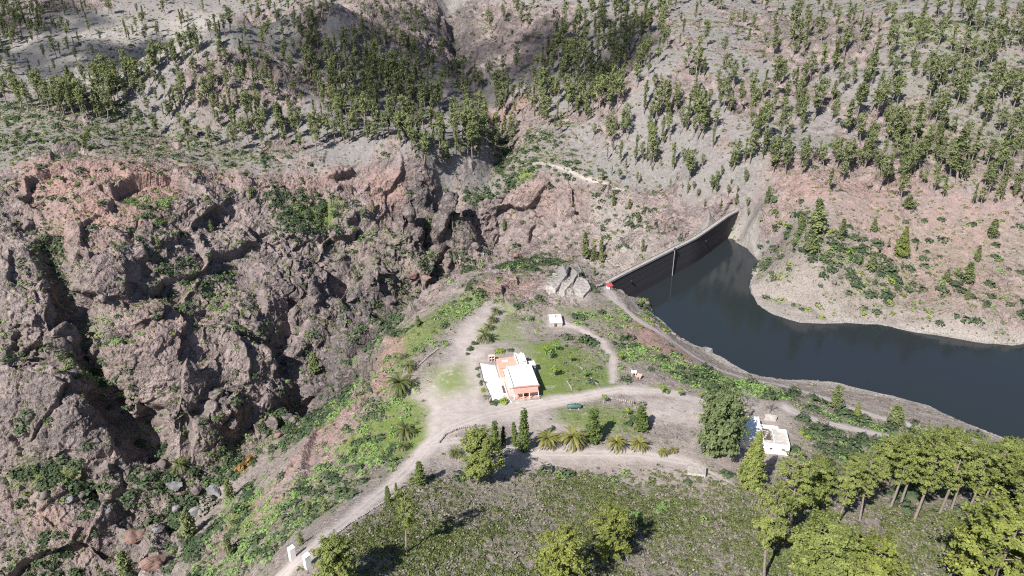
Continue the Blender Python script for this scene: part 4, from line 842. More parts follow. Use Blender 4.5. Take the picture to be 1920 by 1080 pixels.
M['frond'] = leafmat('palm_frond', (.05, .075, .025), (.12, .14, .045), (.22, .22, .08), .2, 0); M['frond_yellow'] = leafmat('palm_frond_yellow', (.12, .14, .04), (.24, .235, .06), (.40, .36, .09), .25, 0); M['frond_dry'] = leafmat('dry_frond', (.16, .14, .115), (.27, .24, .20), (.36, .33, .28), 0, 0)
def part(name, parent, mat, boxes=(), prisms=(), bev=.03):
    """boxes: (x0,x1,y0,y1,z0,z1) ; prisms: (list of xy, z0, z1) ; all in the thing's own frame, one mesh"""
    bm = bmesh.new()
    for b in boxes:
        x0, x1, y0, y1, z0, z1 = b; vs = [bm.verts.new(c_) for c_ in ((x0,y0,z0),(x1,y0,z0),(x1,y1,z0),(x0,y1,z0),(x0,y0,z1),(x1,y0,z1),(x1,y1,z1),(x0,y1,z1))]
        for f in ((3,2,1,0),(4,5,6,7),(0,1,5,4),(1,2,6,5),(2,3,7,6),(3,0,4,7)): bm.faces.new([vs[i] for i in f])
    for pl, z0, z1 in prisms:
        n = len(pl); zb = z0 if isinstance(z0, (list, tuple)) else [z0]*n; zt = z1 if isinstance(z1, (list, tuple)) else [z1]*n
        a = [bm.verts.new((p[0], p[1], zb[i])) for i, p in enumerate(pl)]; b = [bm.verts.new((p[0], p[1], zt[i])) for i, p in enumerate(pl)]
        bm.faces.new(a[::-1]); bm.faces.new(b)
        for i in range(n): bm.faces.new((a[i], a[(i+1) % n], b[(i+1) % n], b[i]))
    bmesh.ops.recalc_face_normals(bm, faces=bm.faces)
    if bev: bmesh.ops.bevel(bm, geom=bm.edges[:], offset=bev, segments=1, affect='EDGES')
    me = bpy.data.meshes.new(name); bm.to_mesh(me); bm.free(); me.materials.append(mat); return link(name, me, parent)
# ---- farmhouse
def U3(px, py, z): x, y = unproj(px, py, z); return Vector((float(x), float(y), z))
f0 = U3(962, 726, 3.4)
fh = tag(empty('farmhouse', (f0.x, f0.y, 0), R(10)), 'white flat-roofed farmhouse with a red awning over its front porch and a terracotta tiled annexe', 'house')
part('wall', fh, M['pinkwall'], [(0, 7.3, 0, 11, -.4, 3.2), (-.95, 0, .6, 10.6, -.4, 2.9)])
rf = part('roof', fh, M['roofwhite'], [(-.02, 7.32, .12, 11.02, 3.2, 3.42)])
part('parapet', rf, M['white'], [(-.12, .12, .1, 11.1, 3.42, 3.66), (7.2, 7.42, .1, 11.1, 3.42, 3.58), (.12, 7.2, 10.9, 11.12, 3.42, 3.6)], bev=.02)
part('side_ledge', rf, M['white'], [(-1.1, -.14, .4, 10.8, 2.9, 3.06)])
part('gutter', rf, M['dark'], [(.14, .3, .6, 10.6, 3.43, 3.5)], bev=0)
part('fascia', rf, M['salmon'], [(-.2, 7.6, -.12, .1, 2.95, 3.52), (-.25, 7.7, -.3, -.12, 3.3, 3.45)])
part('awning', fh, M['red_metal'] if False else M['salmon'], prisms=[([(.1, -1.75), (7.1, -1.75), (7.1, -.14), (.1, -.14)], [2.15, 2.15, 2.75, 2.75], [2.23, 2.23, 2.83, 2.83])], bev=.02)
part('porch_floor', fh, M['terra'], [(0, 7.2, -1.9, -.02, -.3, .12)])
dr = part('door', fh, M['wood'], [(3.2, 4.2, -.06, -.005, .12, 2.2)], bev=.01); part('handle', dr, M['dark'], [(4.0, 4.06, -.12, -.06, 1.1, 1.2)], bev=0)
for x in (.9, 5.2):
    w_ = part('window', fh, M['white'], [(x, x+1.3, -.05, -.002, 1.0, 2.0)], bev=.01); part('pane', w_, M['glass'], [(x+.1, x+1.2, -.075, -.052, 1.1, 1.9)], bev=0)
for y in (2.5, 6.5):
    w_ = part('window', fh, M['white'], [(7.302, 7.36, y, y+1.2, 1.0, 2.1)], bev=.01); part('pane', w_, M['glass'], [(7.362, 7.38, y+.1, y+1.1, 1.1, 2.0)], bev=0)
for x in (.15, 2.6, 4.4, 7.0): part('porch_post', fh, M['white'], [(x-.1, x+.1, -1.85, -1.65, .1, 2.2)], bev=.01)
part('porch_wall', fh, M['terra'], [(.25, 2.5, -1.9, -1.72, .1, .85)]); part('porch_wall', fh, M['stone'], [(4.5, 7.4, -2.3, -2.1, -.3, .75)])
part('front_balustrade', fh, M['concrete'], [(-.6, 3.2, -2.4, -2.2, -.3, .55), (-.6, 8.2, -3.0, -2.45, -.4, .08)]+[(x, x+.12, -2.38, -2.24, .5, .85) for x in np.arange(-.5, 3.1, .55)], bev=.01)
an = part('annexe', fh, M['pinkwall'], [(-2.0, 3.38, 12.0, 17.3, -.4, 2.55), (-2.0, -.98, 8.2, 12.0, -.4, 2.3), (-.98, 3.4, 11.1, 12, -.4, 2.4)])
part('tiled_roof', an, M['terra'], prisms=[([(-2.3, 11.8), (3.42, 11.8), (3.42, 17.6), (-2.3, 17.6)], 2.56, [2.66, 2.95, 2.95, 2.66]), ([(-2.3, 8.0), (-1.12, 8.0), (-1.12, 11.78), (-2.3, 11.78)], 2.31, [2.38, 2.6, 2.6, 2.38])])
part('skylight', an, M['white'], [(-.6, 1.2, 15.2, 15.9, 2.8, 3.02)])
bk = part('rear_wing', fh, M['white'], [(3.5, 6.3, 11.14, 17.6, -.4, 3.75), (3.5, 4.3, 17.62, 18.3, -.4, 3.75), (5.4, 6.0, 17.62, 18.5, -.4, 3.6)])
part('wing_parapet', bk, M['white'], [(3.42, 3.62, 11.2, 18.1, 3.76, 4.05), (6.15, 6.38, 12, 17.6, 3.76, 3.95)], bev=.02); part('wing_gutter', bk, M['dark'], [(3.64, 3.85, 11.6, 17, 3.76, 3.82)], bev=0)
part('roof_box', bk, M['concrete'], [(5.2, 5.9, 12, 12.6, 3.76, 4.2), (4.6, 4.9, 11.5, 11.9, 3.76, 4.1)], bev=.02)
tk_ = part('water_tank', rf, M['concrete'], [(5.3, 5.9, 9.6, 10.1, 3.43, 3.9)], bev=.08)
sp2 = part('side_porch', fh, M['white'], [(6.6, 9.0, 11.9, 14.5, 2.55, 2.75)]); part('porch_trim', sp2, M['salmon'], [(6.5, 9.1, 11.75, 11.89, 2.4, 2.8), (9.01, 9.12, 11.9, 14.5, 2.4, 2.75)], bev=.01); part('post', sp2, M['white'], [(8.7, 8.95, 12, 12.25, -.4, 2.54)], bev=.01)
# ---- patio
pt = hits([(896,682),(929,678),(940,700),(957,745),(922,750),(905,715)])
def slab(name, pl, z0, z1, mat, bev=.03): return part(name, None, mat, prisms=[([tuple(p) for p in pl], z0, z1)], bev=bev)
fv = Vector((math.cos(R(10)), math.sin(R(10)))); gv = Vector((-math.sin(R(10)), math.cos(R(10))))
def L2(x, y): return (f0.x+fv.x*x+gv.x*y, f0.y+fv.y*x+gv.y*y)
o = tag(slab('patio', [U3(898,681,.12)[:2], L2(-2.35, 18.0), L2(-2.35, 11), L2(-1.2, 8), L2(-1.2, -.3), L2(-.7, -2.5), U3(921,750,.12)[:2], U3(905,712,.12)[:2]], -.5, .16, M['patio']), 'white concrete patio beside the farmhouse', 'patio')
o = tag(part('patio_wall', None, M['stone'], prisms=[([tuple(U3(a, b, .2)[:2]) for a, b in ((895.5,683),(898,680.5),(905.5,712),(921.5,749.5),(919,752),(902.5,714))], -.5, .55)]), 'low rubble wall along the outer side of the patio', 'garden wall')
part('soil_patch', tag(empty('flower_bed', (*L2(-2.0, 4.5), .16), R(10)), 'narrow brown flower bed let into the white patio', 'flower bed'), M['wood'], [(-.35, .35, -2.2, 1.8, 0, .05)], bev=0)
# brick barbecue: frame with four dark openings
c0 = U3(922, 676, 0); bq = tag(empty('brick_barbecue', (c0.x, c0.y, 0), R(8)), 'block barbecue stand with four dark square openings at the patio corner', 'barbecue')
part('frame', bq, M['pinkwall'], [(-.95, -.75, -.5, .5, -.2, 1.7), (-.1, .1, -.5, .5, -.2, 1.7), (.75, .95, -.5, .5, -.2, 1.7), (-.95, .95, -.52, .52, 1.7, 1.85), (-.95, .95, -.5, .5, .75, .9)], bev=.02); part('back_panel', bq, M['dark'], [(-.74, .74, .4, .5, -.2, 1.69)], bev=0)
# ---- pump hut, ruin, box, tank, gate
h0 = U3(1043, 612, -2.6); hz = ground_at(h0.x, h0.y+3)
ph = tag(empty('pump_house', (h0.x-.3, h0.y+3, -2.6), R(2)), 'small pale square pump house with a flat stained roof among green shrubs', 'hut')
part('wall', ph, M['concrete'], [(-2.3, 2.3, -3.2, 3.2, -1.5, 1.35)]); r_ = part('roof', ph, M['patio'], [(-2.45, 2.45, -3.35, 3.35, 1.35, 1.52)]); part('roof_rim', r_, M['stone'], [(-2.45, -2.25, -3.3, 3.3, 1.53, 1.7), (2.25, 2.45, -3.3, 3.3, 1.53, 1.7), (-2.25, 2.25, 3.15, 3.33, 1.53, 1.7)], bev=.02)
part('vent', r_, M['dark'], [(.1, .35, 1.3, 1.55, 1.53, 1.85), (.7, .9, 1.8, 2, 1.53, 1.75)], bev=0); part('door', ph, M['wood'], [(-.5, .4, -3.26, -3.202, -.6, 1.2)], bev=.01)
w0 = U3(1432, 829, 1.3); RZ = R(-11)
wh = tag(empty('white_house', (w0.x, w0.y, -2.2), RZ), 'old white house with a flat bluish roof half hidden by a dark tree', 'house')
part('wall', wh, M['white'], [(-8, -.05, .3, 11, -1.5, 3.2)]); r_ = part('roof', wh, M['roofwhite'], [(-7.9, -.15, .45, 10.9, 3.2, 3.34)]); part('parapet', r_, M['white'], [(-8.05, -7.85, .3, 11.1, 3.34, 3.62), (-.2, .0, .3, 11.1, 3.34, 3.7), (-7.85, -.2, 10.9, 11.1, 3.34, 3.62), (-7.85, -.2, .3, .5, 3.34, 3.6)], bev=.02)
part('roof_wall', r_, M['white'], [(-4.2, -4.05, .6, 4, 3.34, 3.75), (-7.8, -4.25, 2.0, 2.12, 3.34, 3.6), (-1.6, -.3, 3.4, 3.52, 3.34, 3.6)], bev=.02); part('hatch', r_, M['dark'], [(-1.4, -.7, 2.2, 2.7, 3.345, 3.42)], bev=0)
for x in (-6.5, -3.4): w_ = part('window', wh, M['wood'], [(x, x+.9, .24, .295, .8, 1.8)], bev=.01); part('pane', w_, M['glass'], [(x+.08, x+.82, .2, .235, .88, 1.72)], bev=0)
ru = tag(empty('ruined_annexe', (w0.x, w0.y, -2.2), RZ), 'roofless white annexe with broken beams and a pinkish terrace, joined to the old white house', 'ruin')
part('wall', ru, M['white'], [(.02, .3, -.2, 8.2, -1.5, 3.35), (.3, 6.5, -.2, .12, -1.5, 3.35), (6.2, 6.5, .12, 6.9, -1.5, 3.35), (.3, 4.6, 7.9, 8.2, -1.5, 3.3), (2.75, 2.95, .12, 7.9, -1.5, 3.3), (4.4, 4.62, 6.6, 7.9, -1.5, 3.25), (4.62, 6.2, 6.6, 6.85, -1.5, 3.4)], bev=.02)
part('terrace_floor', ru, M['concrete'], [(2.96, 6.19, .13, 6.58, 2.5, 2.8)], bev=0); part('terrace_floor', ru, M['concrete'], [(.31, 2.74, .13, 2.2, 2.4, 2.75), (2.96, 4.38, 6.6, 7.88, 2.5, 2.78)], bev=0); part('rubble_floor', ru, M['boulder'], [(.31, 2.74, 2.25, 7.85, .2, .6)], bev=0)
for k_ in range(9): part('beam', ru, M['wood'], [(.32, 2.3+.4*(k_ % 3 == 0), 2.5+k_*.58, 2.62+k_*.58, 2.55, 2.72)], bev=0)
for k_ in range(5): part('slab_remnant', ru, M['concrete'], prisms=[([(.5+.4*k_, 3+.9*k_), (1.0+.35*k_, 2.9+.95*k_), (1.1+.3*k_, 3.5+.85*k_), (.6+.3*k_, 3.6+.8*k_)], 2.73, 2.82)], bev=0)
for x in (1.6, 4.6): w_ = part('window', ru, M['concrete'], [(x, x+.75, -.25, -.202, 1.5, 2.2)], bev=.01); part('opening', w_, M['dark'], [(x+.08, x+.67, -.27, -.252, 1.85, 2.15)], bev=0)
rw = tag(part('yard_wall', None, M['concrete'], prisms=[([tuple(U3(a, b, -1.2)[:2]) for a, b in ((1434,779),(1456,782),(1456,786),(1434,783))], -3, -.6)]), 'grey low wall behind the ruined annexe', 'wall')
b0 = U3(1305, 892, 1.0); bz = ground_at(b0.x, b0.y)
bx = tag(empty('water_trough', (b0.x, b0.y, bz), R(-14)), 'pale concrete water tank with a sloping top on the lower track', 'water tank')
part('body', bx, M['concrete'], prisms=[([(-2.1, -1.2), (2.1, -1.2), (2.1, 1.3), (-2.1, 1.3)], -.5, [1.0, 1.0, 1.35, 1.35])], bev=.05); part('lid', bx, M['stone'], prisms=[([(-2.2, -1.3), (2.15, -1.3), (2.15, 1.35), (-2.2, 1.35)], [1.01, 1.01, 1.37, 1.37], [1.1, 1.1, 1.46, 1.46])], bev=.02)
t0 = U3(1076.5, 766, 0); tz = ground_at(t0.x, t0.y)
tk = tag(empty('storage_tank', (t0.x, t0.y, tz+.75), R(3)), 'dark green cylindrical tank lying on the grass below the farm road', 'storage tank')
tube_pts = [(-2.05, 0, 0), (-1.95, 0, 0), (-1.7, 0, 0), (1.7, 0, 0), (1.95, 0, 0), (2.05, 0, 0)]
link('shell', tube_mesh('shell', [(tube_pts, [.05, .5, .68, .68, .5, .05])], M['green_metal'], 20), tk)
part('hatch', tk, M['dark'], [(.1, .45, -.2, .2, .6, .85)], bev=.02); part('valve', tk, M['dark'], [(.8, 1.0, -.15, .05, .6, .95)], bev=.02)
for x in (-1.2, 1.2): part('leg', tk, M['concrete'], [(x-.15, x+.15, -.6, .6, -1.0, -.45)], bev=.02)
for i, (px, py, lab) in enumerate([(549, 1048, 'white gate pillar on the canyon side of the entrance road'), (577.5, 1063, 'white gate pillar on the scrub side of the entrance road')]):
    r_ = cast(px, py); l_ = r_[0]; g_ = tag(empty('gate_pillar', l_, R(43)), lab, 'gate pillar', 'gate pillars')
    part('shaft', g_, M['white'], [(-.55, .55, -.5, .5, -.6, 2.75)], bev=.03); part('cap', g_, M['white'], prisms=[([(-.58, -.53), (.58, -.53), (.58, .53), (-.58, .53)], 2.75, [2.8, 3.0, 3.0, 2.8])], bev=.02)
l_ = U3(1142, 541, -5.2); hz = ground_at(l_.x, l_.y); hu = tag(empty('guard_hut', (l_.x, l_.y, hz), R(15)), 'tiny hut with a bright red roof at the near end of the dam', 'hut')
part('wall', hu, M['white'], [(-.9, .9, -.8, .8, -.5, 1.5)]); part('roof', hu, M['red_metal'], prisms=[([(-1.3, -1.1), (1.3, -1.1), (1.3, 1.1), (-1.3, 1.1)], [1.5, 1.5, 1.9, 1.9], [1.58, 1.58, 1.98, 1.98])], bev=.02); part('door', hu, M['dark'], [(.1, .7, -.85, -.802, -.1, 1.3)], bev=0)
l_ = cast(1188, 706)[0]; sb = tag(empty('notice_board', l_, R(-12)), 'blank white board standing on two posts beside the road junction', 'board')
part('panel', sb, M['white'], [(-.8, .8, -.05, .05, 1.2, 2.2)], bev=.01); part('post', sb, M['white'], [(-.6, -.45, -.08, .08, -.3, 1.2)], bev=.01); part('post', sb, M['white'], [(.45, .6, -.08, .08, -.3, 1.2)], bev=.01)
l_ = cast(1198, 709)[0]; kn = tag(empty('kennel', l_, R(-30)), 'small orange and red shed next to the white board', 'kennel'); part('body', kn, M['terra'], [(-.6, .6, -.6, .6, -.3, .8)]); part('roof', kn, M['terra'], prisms=[([(-.75, -.75), (.75, -.75), (.75, .75), (-.75, .75)], [.7, .7, 1.1, 1.1], [.8, .8, 1.2, 1.2])]); part('opening', kn, M['dark'], [(-.25, .25, -.64, -.602, 0, .6)], bev=0)
# ---- dam
def smooth_line(pts, n):
    p = np.array(pts); t_ = np.linspace(0, len(p)-1, n); out = []
    for q in t_:
        i = min(int(q), len(p)-2); f = q-i; a = p[max(i-1, 0)]; b = p[i]; c_ = p[i+1]; d = p[min(i+2, len(p)-1)]
        out.append(.5*((2*b)+(c_-a)*f+(2*a-5*b+4*c_-d)*f*f+(3*b-a-3*c_+d)*f**3))
    return np.array(out)
dl_ = smooth_line(dam_pts, 60); tg = np.gradient(dl_, axis=0); tg /= np.linalg.norm(tg, axis=1, keepdims=True); nr = np.stack([tg[:, 1], -tg[:, 0]], 1)   # towards the lake
def sweep(name, prof, mat, parent, idx=slice(None)):
    """prof: closed list of (offset towards lake, z)"""
    P2 = dl_[idx]; N2 = nr[idx]; m = len(prof); V_ = np.array([[P2[i][0]+N2[i][0]*o_, P2[i][1]+N2[i][1]*o_, z_] for i in range(len(P2)) for o_, z_ in prof])
    q = [(i*m+k, i*m+(k+1) % m, (i+1)*m+(k+1) % m, (i+1)*m+k) for i in range(len(P2)-1) for k in range(m)]
    bm = bmesh.new(); vs = [bm.verts.new(v) for v in V_]
    for f in q: bm.faces.new([vs[i] for i in f])
    bm.faces.new(vs[:m][::-1]); bm.faces.new(vs[-m:]); bmesh.ops.recalc_face_normals(bm, faces=bm.faces)
    me = bpy.data.meshes.new(name); bm.to_mesh(me); bm.free(); me.materials.append(mat); return link(name, me, parent)
M['crest'] = vmat('crest_concrete', (.40, .37, .34), (.27, .25, .235), .9)
t = NT('dam_wall'); sx = t.N.new('ShaderNodeSeparateXYZ'); t.L.new(t.g.outputs['Position'], sx.inputs[0]); zf = t.math('ADD', sx.outputs[2], t.math('MULTIPLY', t.noise(.08, 4), 1.6))
band = t.N.new('ShaderNodeTexNoise'); band.noise_dimensions = '1D'; band.inputs['Scale'].default_value = 1.1; t.L.new(zf, band.inputs['W'])
str_ = t.N.new('ShaderNodeVectorMath'); str_.operation = 'MULTIPLY'; str_.inputs[1].default_value = (1.2, 1.2, .06); t.L.new(t.g.outputs['Position'], str_.inputs[0])
c = t.mix(t.ramp(band.outputs[0], .35, .65), (.055, .05, .055), (.09, .08, .086)); c = t.mix(t.ramp(t.noise(1, 4, .6, str_.outputs[0]), .45, .7), c, (.075, .068, .075)); t.col(c); t.bump(t.noise(2, 4), .3, .1)
dm = tag(empty('dam', (0, 0, 0)), 'curved concrete dam with a dark stained water side and a pale crest', 'dam')
sweep('wall', [(0.9, -5.0), (1.6, -30), (-9, -36), (-1.3, -5.0)], t.m, dm)
cr = sweep('crest', [(1.05, -4.98), (1.05, -4.75), (-1.45, -4.75), (-1.45, -4.98)], M['crest'], dm)
sweep('parapet', [(1.0, -4.745), (1.0, -4.25), (.8, -4.25), (.8, -4.745)], M['crest'], cr); sweep('parapet', [(-1.15, -4.745), (-1.15, -4.3), (-1.35, -4.3), (-1.35, -4.745)], M['crest'], cr)
k_ = int(np.argmin([abs(project(p[0], p[1], -5)[0]-1258) for p in dl_])); p_ = dl_[k_]+nr[k_]*1.35
part('gauge_board', dm, M['crest'], [(p_[0]-.13, p_[0]+.13, p_[1]-.12, p_[1]+.12, -18, -4.6)], bev=.02)
part('gauge_hood', dm, M['dark'], [(p_[0]-.3, p_[0]+.3, p_[1]-.3, p_[1]+.3, -4.55, -3.6)], bev=.02)
for px in (1322, 1180):
    k_ = int(np.argmin([abs(project(p[0], p[1], -5)[0]-px) for p in dl_])); p_ = dl_[k_]+nr[k_]*1.3; part('outlet_grille', dm, M['dark'], [(p_[0]-.35, p_[0]+.35, p_[1]-.1, p_[1]+.1, -9.5, -8.6)], bev=0)
def line_wall(name, pts, h, w, mat, lab, cat, group=None, seedv=0):
    P2 = [cast(*p)[0] for p in pts]; bm = bmesh.new(); r5 = random.Random(seedv)
    Ls = []; 
    for a, b in zip(P2[:-1], P2[1:]):
        n = max(1, int((b-a).length/.55))
        for i in range(n): Ls.append(a.lerp(b, (i+.5)/n))
    for q in Ls:
        gz = ground_at(q.x, q.y); s1 = .55*r5.uniform(.75, 1.2)
        mt = Matrix.Translation((q.x+r5.uniform(-.06, .06), q.y+r5.uniform(-.06, .06), gz+h*.4)) @ Matrix.Rotation(r5.uniform(0, 3.1), 4, 'Z') @ Matrix.Rotation(r5.uniform(-.2, .2), 4, 'X') @ Matrix.Diagonal((s1, w*r5.uniform(.8, 1.2), h*r5.uniform(.8, 1.3), 1))
        bmesh.ops.create_icosphere(bm, subdivisions=1, radius=.6, matrix=mt)
    me = bpy.data.meshes.new(name); bm.to_mesh(me); bm.free(); me.materials.append(mat); return tag(link(name, me), lab, cat, group)
line_wall('stone_wall', [(822,832),(835,816),(862,804),(905,799)], .7, .6, M['stone'], 'low curved drystone wall round a planted bed by the road bend', 'stone wall', None, 1)
line_wall('stone_wall', [(1063,716),(1068,724),(1073,733)], .6, .4, M['stone'], 'short pale stone wall in the garden nearest the road', 'stone wall', None, 2)
line_wall('stone_wall', [(1107,709),(1114,716),(1121,722)], .6, .4, M['stone'], 'pale stone wall ending at a corner block between garden and path', 'stone wall', None, 3)
line_wall('stone_wall', [(1081,684),(1087,689),(1093,694)], .5, .4, M['stone'], 'pale broken wall highest in the garden', 'stone wall', None, 4)
line_wall('stone_wall', [(1136,746),(1160,751),(1190,757)], .7, .7, M['stone'], 'pale stone edging along the grass above the bare lot', 'stone wall', None, 5)
line_wall('stone_wall', [(610,1020),(660,980),(700,955),(740,930),(768,915)], .4, .45, M['stone'], 'pale stone kerb along the scrub side of the entrance road', 'stone wall', None, 6)
line_wall('stone_wall', [(783,690),(800,672),(822,655)], .6, .5, M['stone'], 'line of pale stones at the canyon rim of the farmyard', 'stone wall', None, 7)
line_wall('channel_wall', [(1092,489),(1120,490),(1145,491),(1160,500),(1178,510)], 1.0, 1.1, M['stone'], 'white stone channel below the near end of the dam', 'channel', None, 8)
line_wall('stone_wall', [(1118,540),(1128,537),(1137,532)], 1.0, .7, M['stone'], 'pale wing wall at the near end of the dam', 'stone wall', None, 9)
# ---- palms
def frond_quads(n, Ln, droop, up0, width, rs_, jit=.25):
    Q_, T_ = [], []
    for i in range(n):
        th = i*2.399+rs_.normal()*.15; el = up0[0]+(up0[1]-up0[0])*rs_.random(); L_ = Ln*rs_.uniform(.85, 1.1); p = np.zeros(3); ns = 7; tt = rs_.random()
        side = np.array([-math.sin(th), math.cos(th), 0])
        for k in range(ns):
            d = np.array([math.cos(th)*math.cos(el), math.sin(th)*math.cos(el), math.sin(el)]); q = p+d*L_/ns
            w0_ = width*math.sin(math.pi*min(.98, (k+.25)/ns))**.6; w1_ = width*math.sin(math.pi*min(.985, (k+1.25)/(ns+.6)))**.6
            for s_ in (-1, 1):
                for g in range(2):
                    a = p+(q-p)*(g*.5); b = p+(q-p)*(g*.5+.36); ww = w0_+(w1_-w0_)*g*.5; tipv = d*ww*.8+side*s_*ww-np.array([0, 0, ww*.35])
                    Q_.append([a, b, b+tipv, a+tipv*1.0]); T_.append(np.clip(tt*.7+.3*rs_.random(), 0, 1))
            p = q; el -= droop/ns*(1+.5*k/ns)
    return np.array(Q_), np.array(T_)
def palm_meshes(kind, seed):
    rs_ = np.random.default_rng(seed); m = M['frond_yellow'] if kind == 'yellow' else M['frond']
    q, tt = frond_quads(40, 1.05, 1.5, (-.05, 1.4), .075, rs_); q2, t2 = frond_quads(30, 1.0, .8, (-.8, -.15), .045, rs_)
    tr = tube_mesh('palm_trunk', [([(0, 0, -.75), (0, 0, -.3), (0, 0, .02)], [.13, .11, .12])], M['wood'], 9)
    return mesh_from_quads('palm_crown', q, m, tt), mesh_from_quads('palm_skirt', q2, M['frond_dry'], t2), tr
PM = {'green': [palm_meshes('green', 3), palm_meshes('green', 4)], 'yellow': [palm_meshes('yellow', 5), palm_meshes('yellow', 6)]}
for i, (px, py, r_, kd, lab) in enumerate([(751,735,25,'green','largest dark palm at the canyon rim of the farmyard'),(768,695,13,'green','smaller palm touching the largest one at the rim'),(761,820,20,'green','palm in the green patch beside the road bend'),(757,843,11,'green','little palm below the one in the green patch'),
    (909,640,16,'green','biggest palm of the row behind the farmhouse'),(916,618,9,'green','small palm second in the row behind the farmhouse'),(923,604,10,'green','third palm in the row behind the farmhouse'),(930,589,10,'green','farthest palm in the row behind the farmhouse'),
    (1027,836,20,'yellow','yellow topped palm first in the row by the lower track'),(1073,836,25,'yellow','largest yellow topped palm with a grey dry skirt'),(1155,842,18,'yellow','yellow green palm with grey skirt past the feathery conical tree'),(1197,842,17,'yellow','yellow palm next to the last in the row by the lower track'),(1243,853,10,'yellow','smallest yellow palm ending the row'),
    (854,856,13,'green','spiky young palm beside the broad pine'),(338,882,16,'green','lone palm on the canyon floor between boulders'),(1262,848,8,'yellow','low yellow tuft palm past the end of the row')]):
    c_ = cast(px, py); l_ = c_[0]; s_ = r_/pxm(l_)*1.35; o = tag(empty('palm', (l_.x, l_.y, l_.z+s_*.6), i*1.3, (s_, s_, s_*.9)), lab, 'palm', 'palms'); a, b, d = PM[kd][i % 2]
    link('crown', a, o); link('dry_skirt', b, o); link('trunk', d, o)
# ---- round garden trees and single bushes
def crown_src(nq, leaf, mat, seed, name='crown'):
    s_ = bush_src(nq, 1, 1, leaf, .55, seed); v = s_[0].copy(); k2_ = np.random.default_rng(seed).random(len(v)//4) < .4; v.reshape(-1, 4, 3)[k2_, :, 2] *= -.75
    me = quad_mesh(name, v, s_[1]); fattr(me, 'tint', s_[2]); me.materials.append(mat); return me
GT = tube_mesh('garden_trunk', [([(0, 0, -.3), (.03, 0, .5), (0, .04, 1.15)], [.13, .10, .07]), ([(0, 0, .6), (.3, .2, 1.2)], [.07, .03]), ([(0, 0, .7), (-.25, .2, 1.25)], [.06, .03])], M['pale_bark'], 6)
for i, (px, py, rr, hh, mt, lab) in enumerate([(1241,738,8,12,'lime','round clipped yellow green tree with a white trunk on the road island'),(1274,743,7,10,'lime','second little yellow tree on the road island'),(1313,748,6,9,'lime','last little yellow tree before the dark tree'),(1132,757,6,13,'lime','small umbrella shaped tree beside the green tank'),
    (1097,708,7,9,'tabaiba','small tree at the head of the garden wall ending at the corner block'),(1070,678,6,8,'lime','small tree at the highest garden wall'),(1040,704,10,11,'lime','leafy garden tree with a round black shadow'),(1023,664,9,12,'lime','green garden tree right behind the farmhouse'),(1031,672,8,10,'tabaiba','pale garden tree beside the green one behind the farmhouse'),(1042,657,7,9,'tabaiba','garden tree nearest the pump house'),(1164,676,6,9,'lime','slender tree beside the garden path'),
    (1177,778,7,9,'lime','small yellow tree left of the dense conical tree'),(1540,806,11,16,'grey','greyish bare-looking tree near the old white house'),(1250,738,5,4,'lime','low shrub at the foot of the clipped tree')]):
    l_ = cast(px, py)[0]; pm = pxm(l_); R_ = rr/pm; H_ = hh/pm*1.2; o = tag(empty('garden_tree', l_, i), lab, 'garden tree', 'garden trees')
    c_ = link('crown', crown_src(260, .30, M[mt], 40+i), o); c_.location = (0, 0, H_); c_.scale = (R_, R_, R_*.85); tr_ = link('trunk', GT, o); tr_.scale = (1, 1, H_/1.15)
